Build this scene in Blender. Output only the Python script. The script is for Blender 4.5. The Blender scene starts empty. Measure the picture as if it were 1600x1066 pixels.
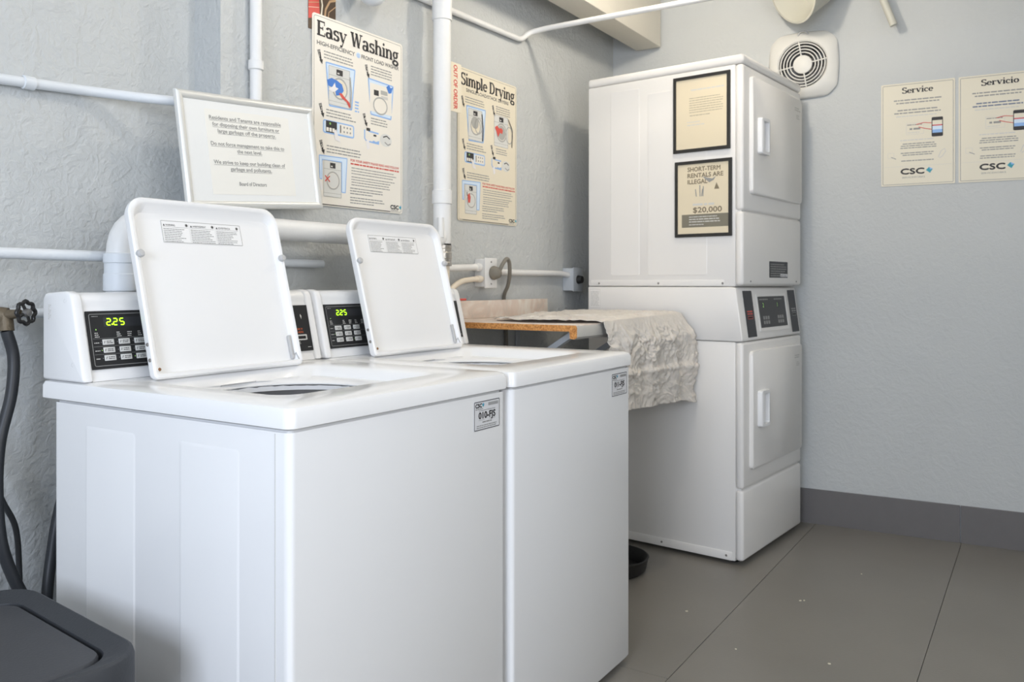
import bpy, bmesh, math, random
from mathutils import Vector, Matrix, noise

S = bpy.context.scene
COL = S.collection
PI = math.pi
random.seed(7)

# ------------------------------------------------------------------ camera
PSI = math.radians(32.521)                      # heading from +X towards +Y
cd = bpy.data.cameras.new('camera')
cd.sensor_width = 36.0
cd.lens = 36.0 * 1306.26 / 1600.0
cd.shift_y = (443.19 - 533.0) / 1600.0
cd.clip_start = 0.02
cd.dof.use_dof = True
cd.dof.focus_distance = 1.75
cd.dof.aperture_fstop = 9.0
cam = bpy.data.objects.new('camera', cd)
COL.objects.link(cam)
cam.location = (-0.939, -1.887, 1.1035)
cam.rotation_euler = (PI / 2, 0, PSI - PI / 2)
S.camera = cam

# ------------------------------------------------------------------ world, lights, exposure
w = bpy.data.worlds.new('world')
S.world = w
w.use_nodes = True
w.node_tree.nodes['Background'].inputs[0].default_value = (0.80, 0.90, 1.0, 1)
w.node_tree.nodes['Background'].inputs[1].default_value = 0.25
S.view_settings.view_transform = 'Standard'
S.view_settings.look = 'None'
S.view_settings.gamma = 1.0
S.view_settings.use_curve_mapping = False
S.view_settings.exposure = -0.58


def area(name, loc, rot, sx, sy, power, col):
    l = bpy.data.lights.new(name, 'AREA')
    l.shape = 'RECTANGLE'
    l.size, l.size_y, l.energy, l.color = sx, sy, power, col
    o = bpy.data.objects.new(name, l)
    o.location, o.rotation_euler = loc, rot
    COL.objects.link(o)
    return o


# outside the picture: daylight in the plane of two window openings behind the photographer
# (the washer fronts and the near washer side are lit cool from there)
area('window_right_offscreen', (-0.75, -3.46, 1.50), (PI / 2, 0, 0), 1.9, 1.4, 60, (0.97, 0.98, 1.0))
area('window_front_offscreen', (-2.66, -1.75, 1.52), (PI / 2, 0, -PI / 2), 1.25, 1.15, 100, (0.74, 0.83, 1.0))
# outside the picture: two ceiling lamps, placed by the shadows of dryer and pipe, and of the framed notice
LAMPS = [((1.93, -0.90, 2.46), 325.0, (1.0, 0.90, 0.75), 'lamp_glow_warm', 'bare bulb lamp on the ceiling in front of the dryer', 'dryer_ceiling_lamp_offscreen', 'dryer_bulb_offscreen'),
         ((0.72, -1.00, 2.46), 222.0, (1.0, 0.93, 0.84), 'lamp_glow_neutral', 'bare bulb lamp on the ceiling above the washers', 'washer_ceiling_lamp_offscreen', 'washer_bulb_offscreen')]

# ------------------------------------------------------------------ materials
MATS = {}


def mat(name, col, rough=0.5, metal=0.0, spec=0.5, var=0.0, vscale=6.0, bump=0.0, bscale=60.0, emit=None, coat=0.0, trans=0.0):
    if name in MATS:
        return MATS[name]
    m = bpy.data.materials.new(name)
    m.use_nodes = True
    nt = m.node_tree
    b = nt.nodes['Principled BSDF']
    b.inputs['Base Color'].default_value = (*col, 1)
    b.inputs['Roughness'].default_value = rough
    b.inputs['Metallic'].default_value = metal
    b.inputs['Specular IOR Level'].default_value = spec
    if coat:
        b.inputs['Coat Weight'].default_value = coat
        b.inputs['Coat Roughness'].default_value = 0.15
    if trans:
        b.inputs['Transmission Weight'].default_value = trans
    tc = nt.nodes.new('ShaderNodeTexCoord')
    if var:
        n = nt.nodes.new('ShaderNodeTexNoise')
        n.inputs['Scale'].default_value = vscale
        n.inputs['Detail'].default_value = 5
        nt.links.new(tc.outputs['Object'], n.inputs['Vector'])
        mx = nt.nodes.new('ShaderNodeMix')
        mx.data_type = 'RGBA'
        mx.inputs[6].default_value = (*[c * (1 - var) for c in col], 1)
        mx.inputs[7].default_value = (*[min(1, c * (1 + var)) for c in col], 1)
        nt.links.new(n.outputs[0], mx.inputs[0])
        nt.links.new(mx.outputs[2], b.inputs['Base Color'])
    if bump:
        n2 = nt.nodes.new('ShaderNodeTexNoise')
        n2.inputs['Scale'].default_value = bscale
        n2.inputs['Detail'].default_value = 4
        nt.links.new(tc.outputs['Object'], n2.inputs['Vector'])
        bp = nt.nodes.new('ShaderNodeBump')
        bp.inputs['Strength'].default_value = bump
        bp.inputs['Distance'].default_value = 0.01
        nt.links.new(n2.outputs[0], bp.inputs['Height'])
        nt.links.new(bp.outputs[0], b.inputs['Normal'])
    if emit:
        b.inputs['Emission Color'].default_value = (*emit[0], 1)
        b.inputs['Emission Strength'].default_value = emit[1]
    MATS[name] = m
    return m


def plaster(name, col, k=1.0):
    m = mat(name, col, 0.62, spec=0.35)
    nt = m.node_tree
    b = nt.nodes['Principled BSDF']
    tc = next(n for n in nt.nodes if n.type == 'TEX_COORD')
    geo = tc.outputs['Object']
    # troweled plaster: warped ridges + lumps + grain
    n1 = nt.nodes.new('ShaderNodeTexNoise')
    n1.inputs['Scale'].default_value = 16
    n1.inputs['Detail'].default_value = 6
    n1.inputs['Distortion'].default_value = 1.6
    n2 = nt.nodes.new('ShaderNodeTexNoise')
    n2.inputs['Scale'].default_value = 55
    n2.inputs['Detail'].default_value = 5
    n2.inputs['Distortion'].default_value = 0.9
    n3 = nt.nodes.new('ShaderNodeTexNoise')
    n3.inputs['Scale'].default_value = 2.2
    n3.inputs['Detail'].default_value = 3
    for n in (n1, n2, n3):
        nt.links.new(geo, n.inputs['Vector'])
    rp = nt.nodes.new('ShaderNodeValToRGB')
    rp.color_ramp.elements[0].position = 0.46
    rp.color_ramp.elements[1].position = 0.60
    nt.links.new(n1.outputs[0], rp.inputs[0])
    ad = nt.nodes.new('ShaderNodeMath')
    ad.operation = 'MULTIPLY_ADD'
    ad.inputs[1].default_value = 0.35
    nt.links.new(rp.outputs[0], ad.inputs[0])
    nt.links.new(n2.outputs[0], ad.inputs[2])
    bp = nt.nodes.new('ShaderNodeBump')
    bp.inputs['Strength'].default_value = 0.36 * k
    bp.inputs['Distance'].default_value = 0.012
    nt.links.new(ad.outputs[0], bp.inputs['Height'])
    nt.links.new(bp.outputs[0], b.inputs['Normal'])
    mx = nt.nodes.new('ShaderNodeMix')
    mx.data_type = 'RGBA'
    mx.inputs[6].default_value = (*[c * 0.93 for c in col], 1)
    mx.inputs[7].default_value = (*[min(1, c * 1.05) for c in col], 1)
    nt.links.new(n3.outputs[0], mx.inputs[0])
    nt.links.new(mx.outputs[2], b.inputs['Base Color'])
    return m


M_WALL = plaster('plaster_blue_white', (0.555, 0.572, 0.570))
M_FAR = plaster('plaster_blue_white_smooth', (0.555, 0.572, 0.570), 0.5)   # same paint, smoother plaster
M_CEIL = mat('ceiling_paint', (0.66, 0.64, 0.58), 0.7, var=0.05, bump=0.2, bscale=30)
M_BEAM = mat('beam_paint', (0.70, 0.67, 0.60), 0.6, var=0.05, vscale=4, bump=0.15, bscale=40)
M_FLOOR = mat('floor_grey_paint', (0.215, 0.202, 0.180), 0.33, spec=0.4, var=0.10, vscale=3.0, bump=0.03, bscale=120)
M_JOINT = mat('floor_joint', (0.10, 0.095, 0.085), 0.7, var=0.1)
M_BASE = mat('baseboard_grey', (0.150, 0.143, 0.143), 0.5, var=0.06, vscale=20, bump=0.05, bscale=150)
M_PIPE = mat('pipe_paint', (0.72, 0.755, 0.79), 0.45, var=0.05, vscale=12, bump=0.12, bscale=50)
M_PIPEW = mat('pipe_paint_white', (0.80, 0.80, 0.79), 0.42, var=0.05, vscale=14, bump=0.1, bscale=50)
M_PVC = mat('pvc_cream', (0.78, 0.70, 0.58), 0.4, var=0.05)
M_ENAMEL = mat('white_enamel', (0.85, 0.85, 0.85), 0.26, spec=0.5, var=0.012, vscale=3)
M_DECK = mat('deck_enamel', (0.85, 0.85, 0.85), 0.18, spec=0.5, var=0.01, vscale=3)
M_DRYER = mat('dryer_enamel', (0.83, 0.81, 0.78), 0.32, spec=0.5, var=0.015, vscale=2)
M_CONS = mat('console_paint', (0.85, 0.85, 0.85), 0.35, var=0.01)
M_LIDIN = mat('lid_inner', (0.85, 0.85, 0.85), 0.36, var=0.01)
M_PANEL = mat('panel_black', (0.018, 0.018, 0.019), 0.35, var=0.1)
M_STRIP = mat('strip_charcoal', (0.030, 0.031, 0.036), 0.45, var=0.1)
M_GAP = mat('gap_dark', (0.015, 0.015, 0.015), 0.8, var=0.1)
M_TUB = mat('tub_steel', (0.52, 0.52, 0.53), 0.4, metal=0.8, var=0.06)
M_KEY = mat('key_grey', (0.62, 0.62, 0.60), 0.5, var=0.03)
M_LINED = mat('print_dark_grey', (0.13, 0.13, 0.13), 0.6, var=0.03)
M_LINE = mat('print_grey', (0.30, 0.30, 0.29), 0.6, var=0.03)
M_LINE2 = mat('print_light_grey', (0.62, 0.61, 0.58), 0.6, var=0.03)
M_INK = mat('print_black', (0.03, 0.028, 0.03), 0.6, var=0.03)
M_RED = mat('print_red', (0.62, 0.09, 0.07), 0.6, var=0.03)
M_ORG = mat('print_orange', (0.75, 0.16, 0.05), 0.6, var=0.03)
M_BLUE = mat('print_blue', (0.28, 0.47, 0.80), 0.6, var=0.03)
M_BLUEL = mat('print_pale_blue', (0.66, 0.78, 0.92), 0.6, var=0.03)
M_BLUED = mat('print_deep_blue', (0.06, 0.20, 0.60), 0.6, var=0.03)
M_TEAL = mat('print_teal', (0.05, 0.33, 0.42), 0.6, var=0.03)
M_ART = mat('print_machine', (0.70, 0.70, 0.67), 0.6, var=0.03)
M_ARTD = mat('print_machine_shade', (0.42, 0.42, 0.40), 0.6, var=0.03)
M_SKIN = mat('print_hand', (0.82, 0.80, 0.80), 0.6, var=0.03)
M_LED = mat('led_green', (0.3, 0.7, 0.02), 0.4, emit=((0.50, 1.0, 0.02), 2.7))
M_LEDDIM = mat('led_dim', (0.3, 0.6, 0.2), 0.4, emit=((0.45, 0.9, 0.10), 0.6))
M_GREEN = mat('print_green', (0.25, 0.50, 0.12), 0.6, var=0.03)
M_POSTER = mat('poster_paper', (0.84, 0.80, 0.72), 0.42, var=0.015)
M_POSTERB = mat('poster_cream', (0.80, 0.73, 0.58), 0.42, var=0.015)
M_PAPERF = mat('service_paper', (0.76, 0.71, 0.58), 0.5, var=0.02)
M_CREAM = mat('cream_paper', (0.74, 0.65, 0.48), 0.5, var=0.02)
M_PAPER = mat('notice_paper', (0.84, 0.83, 0.78), 0.45, var=0.012)
M_MATB = mat('notice_backing', (0.82, 0.83, 0.82), 0.4, var=0.012)
M_FRAME = mat('aluminium_frame', (0.72, 0.72, 0.69), 0.35, metal=0.25, var=0.02)
M_BLKFR = mat('black_frame', (0.022, 0.021, 0.019), 0.4, var=0.1)
M_LABEL = mat('label_silver', (0.70, 0.70, 0.71), 0.4, var=0.02)
M_SCREW = mat('screw_steel', (0.30, 0.29, 0.28), 0.4, metal=0.7, var=0.1)
M_STEEL = mat('clamp_steel', (0.50, 0.47, 0.43), 0.32, metal=0.9, var=0.25, vscale=60, bump=0.2, bscale=120)
M_BUMPER = mat('bumper_grey', (0.50, 0.50, 0.50), 0.6, var=0.05)
M_RUST = mat('rust', (0.20, 0.10, 0.05), 0.8, var=0.3, vscale=40)
M_BRASS = mat('aged_brass', (0.17, 0.135, 0.09), 0.5, metal=0.4, var=0.25, vscale=50, bump=0.3, bscale=100)
M_WHEEL = mat('wheel_black', (0.02, 0.019, 0.019), 0.35, var=0.1)
M_RUBBER = mat('hose_rubber', (0.028, 0.031, 0.036), 0.45, var=0.2, vscale=20)
M_BIN = mat('bin_plastic', (0.034, 0.037, 0.043), 0.55, var=0.15, vscale=8, bump=0.08, bscale=200)
M_BINT = mat('bin_lid_grey', (0.052, 0.054, 0.060), 0.6, var=0.12, vscale=10, bump=0.08, bscale=200)
M_BLACK = mat('black_rubber', (0.012, 0.012, 0.012), 0.5, var=0.1)
M_CORD = mat('cord_brown', (0.20, 0.185, 0.155), 0.6, var=0.1)
M_BOXG = mat('box_grey', (0.50, 0.53, 0.56), 0.5, var=0.05)
M_TAN = mat('poster_tan', (0.55, 0.36, 0.20), 0.6, var=0.1)
M_BROWN = mat('poster_brown', (0.10, 0.065, 0.04), 0.6, var=0.2)
M_LAMGREY = mat('laminate_grey', (0.52, 0.51, 0.48), 0.4, var=0.06, vscale=40)
M_DUCT = mat('duct_galvanised', (0.30, 0.30, 0.30), 0.5, metal=0.4, var=0.1)
M_FANW = mat('fan_plastic', (0.74, 0.73, 0.69), 0.45, var=0.03)
M_FIXT = mat('fixture_paint', (0.58, 0.57, 0.50), 0.5, var=0.04)
M_WINFR = mat('window_frame_paint', (0.75, 0.75, 0.74), 0.5, var=0.03)


def marble():
    m = mat('laminate_marble', (0.74, 0.68, 0.60), 0.35)
    nt = m.node_tree
    b = nt.nodes['Principled BSDF']
    tc = next(n for n in nt.nodes if n.type == 'TEX_COORD')
    n = nt.nodes.new('ShaderNodeTexNoise')
    n.inputs['Scale'].default_value = 7
    n.inputs['Detail'].default_value = 6
    n.inputs['Distortion'].default_value = 2.5
    r = nt.nodes.new('ShaderNodeValToRGB')
    e = r.color_ramp.elements
    e[0].position, e[0].color = 0.35, (0.78, 0.73, 0.66, 1)
    e[1].position, e[1].color = 0.70, (0.60, 0.55, 0.49, 1)
    k = r.color_ramp.elements.new(0.52)
    k.color = (0.70, 0.58, 0.50, 1)
    nt.links.new(tc.outputs['Object'], n.inputs['Vector'])
    nt.links.new(n.outputs[0], r.inputs[0])
    nt.links.new(r.outputs[0], b.inputs['Base Color'])
    return m


def particle_board():
    m = mat('particle_board', (0.62, 0.27, 0.07), 0.7)
    nt = m.node_tree
    b = nt.nodes['Principled BSDF']
    tc = next(n for n in nt.nodes if n.type == 'TEX_COORD')
    n = nt.nodes.new('ShaderNodeTexNoise')
    n.inputs['Scale'].default_value = 170
    n.inputs['Detail'].default_value = 3
    r = nt.nodes.new('ShaderNodeValToRGB')
    e = r.color_ramp.elements
    e[0].position, e[0].color = 0.35, (0.40, 0.15, 0.035, 1)
    e[1].position, e[1].color = 0.65, (0.74, 0.36, 0.11, 1)
    nt.links.new(tc.outputs['Object'], n.inputs['Vector'])
    nt.links.new(n.outputs[0], r.inputs[0])
    nt.links.new(r.outputs[0], b.inputs['Base Color'])
    return m


M_MARBLE = marble()
M_PBOARD = particle_board()
M_CLOTH = mat('sheet_cloth', (0.70, 0.655, 0.60), 0.45, var=0.12, vscale=26, bump=0.5, bscale=60)
# a little light passes through the thin sheet
M_CLOTH.node_tree.nodes['Principled BSDF'].inputs['Subsurface Weight'].default_value = 0.15
M_CLOTH.node_tree.nodes['Principled BSDF'].inputs['Subsurface Radius'].default_value = (0.01, 0.008, 0.006)


# ------------------------------------------------------------------ mesh helpers
class MB:
    """collects vertices / faces (with a material index) for one mesh object"""

    def __init__(s):
        s.v, s.f, s.mi, s.cur = [], [], [], 0

    def add(s, vs, fs):
        b = len(s.v)
        s.v += [tuple(p) for p in vs]
        s.f += [tuple(i + b for i in f) for f in fs]
        s.mi += [s.cur] * len(fs)
        return s

    def box(s, x0, x1, y0, y1, z0, z1, bev=0.0, seg=2):
        if not bev:
            vs = [(x, y, z) for x in (x0, x1) for y in (y0, y1) for z in (z0, z1)]
            return s.add(vs, [(0, 1, 3, 2), (4, 6, 7, 5), (0, 4, 5, 1), (2, 3, 7, 6), (0, 2, 6, 4), (1, 5, 7, 3)])
        bm = bmesh.new()
        bmesh.ops.create_cube(bm, size=1, matrix=Matrix.Translation(((x0 + x1) / 2, (y0 + y1) / 2, (z0 + z1) / 2)) @
                              Matrix.Diagonal((x1 - x0, y1 - y0, z1 - z0, 1)))
        bmesh.ops.bevel(bm, geom=bm.edges[:], offset=bev, segments=seg, profile=0.5, affect='EDGES', clamp_overlap=True)
        return s.bm(bm)

    def bm(s, bm):
        bm.verts.index_update()
        s.add([v.co[:] for v in bm.verts], [[v.index for v in f.verts] for f in bm.faces])
        bm.free()
        return s

    def loops(s, ls, cap0=False, cap1=False, close=True):
        n = len(ls[0])
        vs = [p for l in ls for p in l]
        fs = []
        for k in range(len(ls) - 1):
            for i in range(n if close else n - 1):
                j = (i + 1) % n
                fs.append((k * n + i, k * n + j, (k + 1) * n + j, (k + 1) * n + i))
        if cap0:
            fs.append(tuple(reversed(range(n))))
        if cap1:
            fs.append(tuple((len(ls) - 1) * n + i for i in range(n)))
        return s.add(vs, fs)

    def tube(s, path, r, n=14, cap=True):
        P = [Vector(p) for p in path]
        rs = r if isinstance(r, (list, tuple)) else [r] * len(P)
        t = (P[1] - P[0]).normalized()
        a = Vector((0, 0, 1)) if abs(t.z) < 0.9 else Vector((1, 0, 0))
        u = t.cross(a).normalized()
        ls = []
        for i, p in enumerate(P):
            if i == 0:
                t = (P[1] - P[0]).normalized()
            elif i == len(P) - 1:
                t = (P[-1] - P[-2]).normalized()
            else:
                t = ((P[i + 1] - P[i]).normalized() + (P[i] - P[i - 1]).normalized()).normalized()
            u = (u - t * u.dot(t)).normalized()
            w_ = t.cross(u)
            ls.append([p + (u * math.cos(k * 2 * PI / n) + w_ * math.sin(k * 2 * PI / n)) * rs[i] for k in range(n)])
        return s.loops(ls, cap, cap)

    def lathe(s, prof, M=Matrix(), n=28, cap0=False, cap1=False):
        """prof = [(radius, height)...] about local Z of M"""
        ls = [[M @ Vector((r * math.cos(k * 2 * PI / n), r * math.sin(k * 2 * PI / n), h)) for k in range(n)] for r, h in prof]
        return s.loops(ls, cap0, cap1)

    def prism(s, poly, d0, d1, fn):
        """poly: 2D list; fn(a,b,d)->3D"""
        n = len(poly)
        return s.loops([[fn(a, b, d0) for a, b in poly], [fn(a, b, d1) for a, b in poly]], True, True)

    def obj(s, name, mats, parent=None, M=None, smooth=35):
        me = bpy.data.meshes.new(name)
        me.from_pydata(s.v, [], s.f)
        mats = mats if isinstance(mats, (list, tuple)) else [mats]
        for m in mats:
            me.materials.append(m)
        if len(mats) > 1:
            me.polygons.foreach_set('material_index', s.mi)
        bm = bmesh.new()
        bm.from_mesh(me)
        bmesh.ops.recalc_face_normals(bm, faces=bm.faces[:])
        bm.to_mesh(me)
        bm.free()
        if smooth:
            me.shade_smooth()
            me.set_sharp_from_angle(angle=math.radians(smooth))
        me.update()
        return link(name, me, parent, M)


def link(name, me, parent=None, M=None):
    o = bpy.data.objects.new(name, me)
    COL.objects.link(o)
    if parent:
        o.parent = parent
    if M is not None:
        o.matrix_local = M
    return o


def tag(o, label, cat, group=None):
    o['label'], o['category'] = label, cat
    if group:
        o['group'] = group
    return o


def thing(name, label, cat, M=Matrix(), group=None):
    o = bpy.data.objects.new(name, None)
    o.empty_display_size = 0.05
    COL.objects.link(o)
    o.matrix_local = M
    return tag(o, label, cat, group)


def struct(o, label=None):
    o['kind'] = 'structure'
    if label:
        o['label'] = label
    return o


def frame(origin, right, up):
    r, u = Vector(right).normalized(), Vector(up).normalized()
    n = r.cross(u)
    u = n.cross(r)
    M = Matrix((r, u, n)).transposed().to_4x4()
    M.translation = Vector(origin)
    return M


def fillet(pts, rad, n=7):
    """round the corners of a polyline"""
    P = [Vector(p) for p in pts]
    out = [P[0]]
    for i in range(1, len(P) - 1):
        a, b, c = P[i - 1], P[i], P[i + 1]
        d = min(rad, (a - b).length * 0.49, (c - b).length * 0.49)
        p0, p1 = b + (a - b).normalized() * d, b + (c - b).normalized() * d
        for k in range(n + 1):
            t = k / n
            out.append(p0 * (1 - t) ** 2 + b * 2 * t * (1 - t) + p1 * t * t)
    out.append(P[-1])
    return out


def spline(pts, sub=8):
    P = [Vector(p) for p in pts]
    P = [P[0] * 2 - P[1]] + P + [P[-1] * 2 - P[-2]]
    out = []
    for i in range(1, len(P) - 2):
        for k in range(sub):
            t = k / sub
            a, b, c, d = P[i - 1:i + 3]
            out.append(0.5 * ((2 * b) + (c - a) * t + (2 * a - 5 * b + 4 * c - d) * t * t + (3 * b - a - 3 * c + d) * t ** 3))
    out.append(P[-2])
    return out


def rr(x0, x1, y0, y1, r, nc=7, ne=6):
    """rounded rectangle, r = radius or four radii (x1y0, x1y1, x0y1, x0y0); ccw"""
    R = r if isinstance(r, (list, tuple)) else [r] * 4
    cs = [(x1 - R[0], y0 + R[0], -PI / 2, R[0]), (x1 - R[1], y1 - R[1], 0, R[1]),
          (x0 + R[2], y1 - R[2], PI / 2, R[2]), (x0 + R[3], y0 + R[3], PI, R[3])]
    pts = []
    for k, (cx, cy, a0, q) in enumerate(cs):
        arc = [(cx + q * math.cos(a0 + PI / 2 * i / nc), cy + q * math.sin(a0 + PI / 2 * i / nc)) for i in range(nc + 1)]
        pts += arc
        nx = cs[(k + 1) % 4]
        e = (nx[0] + nx[3] * math.cos(nx[2]), nx[1] + nx[3] * math.sin(nx[2]))
        s_ = arc[-1]
        pts += [(s_[0] + (e[0] - s_[0]) * j / ne, s_[1] + (e[1] - s_[1]) * j / ne) for j in range(1, ne)]
    return pts


# ------------------------------------------------------------------ lettering and print
_txt = {}


def glyph_mesh(body):
    if body not in _txt:
        c = bpy.data.curves.new('t', 'FONT')
        c.body = body
        c.resolution_u = 3
        o = bpy.data.objects.new('t', c)
        me = bpy.data.meshes.new_from_object(o)
        vs = [(v.co.x, v.co.y) for v in me.vertices]
        fs = [tuple(p.vertices) for p in me.polygons]
        bpy.data.objects.remove(o)
        bpy.data.curves.remove(c)
        bpy.data.meshes.remove(me)
        _txt[body] = (vs, fs)
    return _txt[body]


# slab-serif letters as strokes: l = line, a = arc (cx,cy,rx,ry,a0,a1), s = serif bar, o = dot ; last = advance
SLAB = {
    'E': ([('l', .12, 0, .12, .72), ('s', 0, .52, .035), ('s', 0, .50, .685), ('s', .12, .38, .37), ('t', .49, .52, .72), ('t', .51, 0, .18), ('t', .38, .28, .46)], .58),
    'W': ([('l', .10, .70, .26, .02), ('m', .26, .02, .42, .70), ('l', .42, .70, .58, .02), ('m', .58, .02, .74, .70), ('s', -.02, .22, .69), ('s', .64, .86, .69), ('s', .32, .50, .69)], .86),
    'D': ([('l', .12, 0, .12, .72), ('s', 0, .26, .035), ('s', 0, .26, .685), ('a', .24, .36, .29, .33, -90, 90)], .66),
    'S': ([('a', .25, .54, .18, .15, 25, 270), ('a', .25, .19, .20, .165, 90, -160), ('t', .44, .52, .72), ('t', .05, 0, .19)], .52),
    'a': ([('a', .20, .14, .14, .12, 0, 360), ('l', .37, .02, .37, .36), ('a', .22, .35, .15, .13, 0, 165), ('s', .36, .50, .035)], .52),
    's': ([('a', .20, .37, .14, .10, 25, 270), ('a', .20, .14, .15, .11, 90, -160), ('t', .34, .34, .50), ('t', .05, 0, .15)], .42),
    'y': ([('l', .08, .47, .25, .04), ('m', .44, .47, .18, -.17), ('s', -.02, .19, .47), ('s', .33, .52, .47), ('o', .10, -.17, .06), ('s', .10, .19, -.19)], .54),
    'h': ([('l', .12, 0, .12, .74), ('a', .28, .30, .16, .17, 0, 180), ('l', .44, 0, .44, .32), ('s', 0, .23, .035), ('s', .33, .56, .035), ('s', 0, .12, .715)], .58),
    'i': ([('l', .12, 0, .12, .48), ('s', 0, .12, .465), ('s', 0, .24, .035), ('o', .11, .66, .075)], .26),
    'n': ([('l', .12, 0, .12, .48), ('a', .28, .30, .16, .17, 0, 180), ('l', .44, 0, .44, .32), ('s', 0, .23, .035), ('s', .33, .56, .035), ('s', 0, .12, .465)], .58),
    'm': ([('l', .12, 0, .12, .48), ('a', .26, .30, .14, .17, 0, 180), ('l', .40, 0, .40, .32), ('a', .54, .30, .14, .17, 0, 180), ('l', .68, 0, .68, .32), ('s', 0, .22, .035), ('s', .31, .49, .035), ('s', .58, .79, .035), ('s', 0, .12, .465)], .82),
    'g': ([('a', .21, .31, .14, .15, 0, 360), ('s', .30, .48, .465), ('m', .12, .17, .10, .05), ('m', .10, .04, .32, .02), ('a', .22, -.10, .19, .11, 0, 360)], .50),
    'p': ([('l', .12, -.22, .12, .48), ('a', .27, .24, .16, .20, 0, 360), ('s', 0, .12, .465), ('s', 0, .24, -.19)], .50),
    'l': ([('l', .12, 0, .12, .74), ('s', 0, .12, .715), ('s', 0, .24, .035)], .27),
    'e': ([('a', .23, .24, .17, .20, 0, 318), ('m', .07, .255, .40, .255)], .46),
    'r': ([('l', .12, 0, .12, .48), ('a', .27, .31, .15, .14, 55, 180), ('o', .36, .41, .06), ('s', 0, .25, .035), ('s', 0, .12, .465)], .44),
    'v': ([('l', .09, .47, .26, .03), ('m', .43, .47, .26, .03), ('s', -.02, .19, .47), ('s', .33, .53, .47)], .54),
    'c': ([('a', .23, .24, .17, .20, 45, 315), ('o', .35, .36, .06)], .44),
    'o': ([('a', .25, .24, .18, .20, 0, 360)], .52),
    ' ': ([], .26),
}


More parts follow.
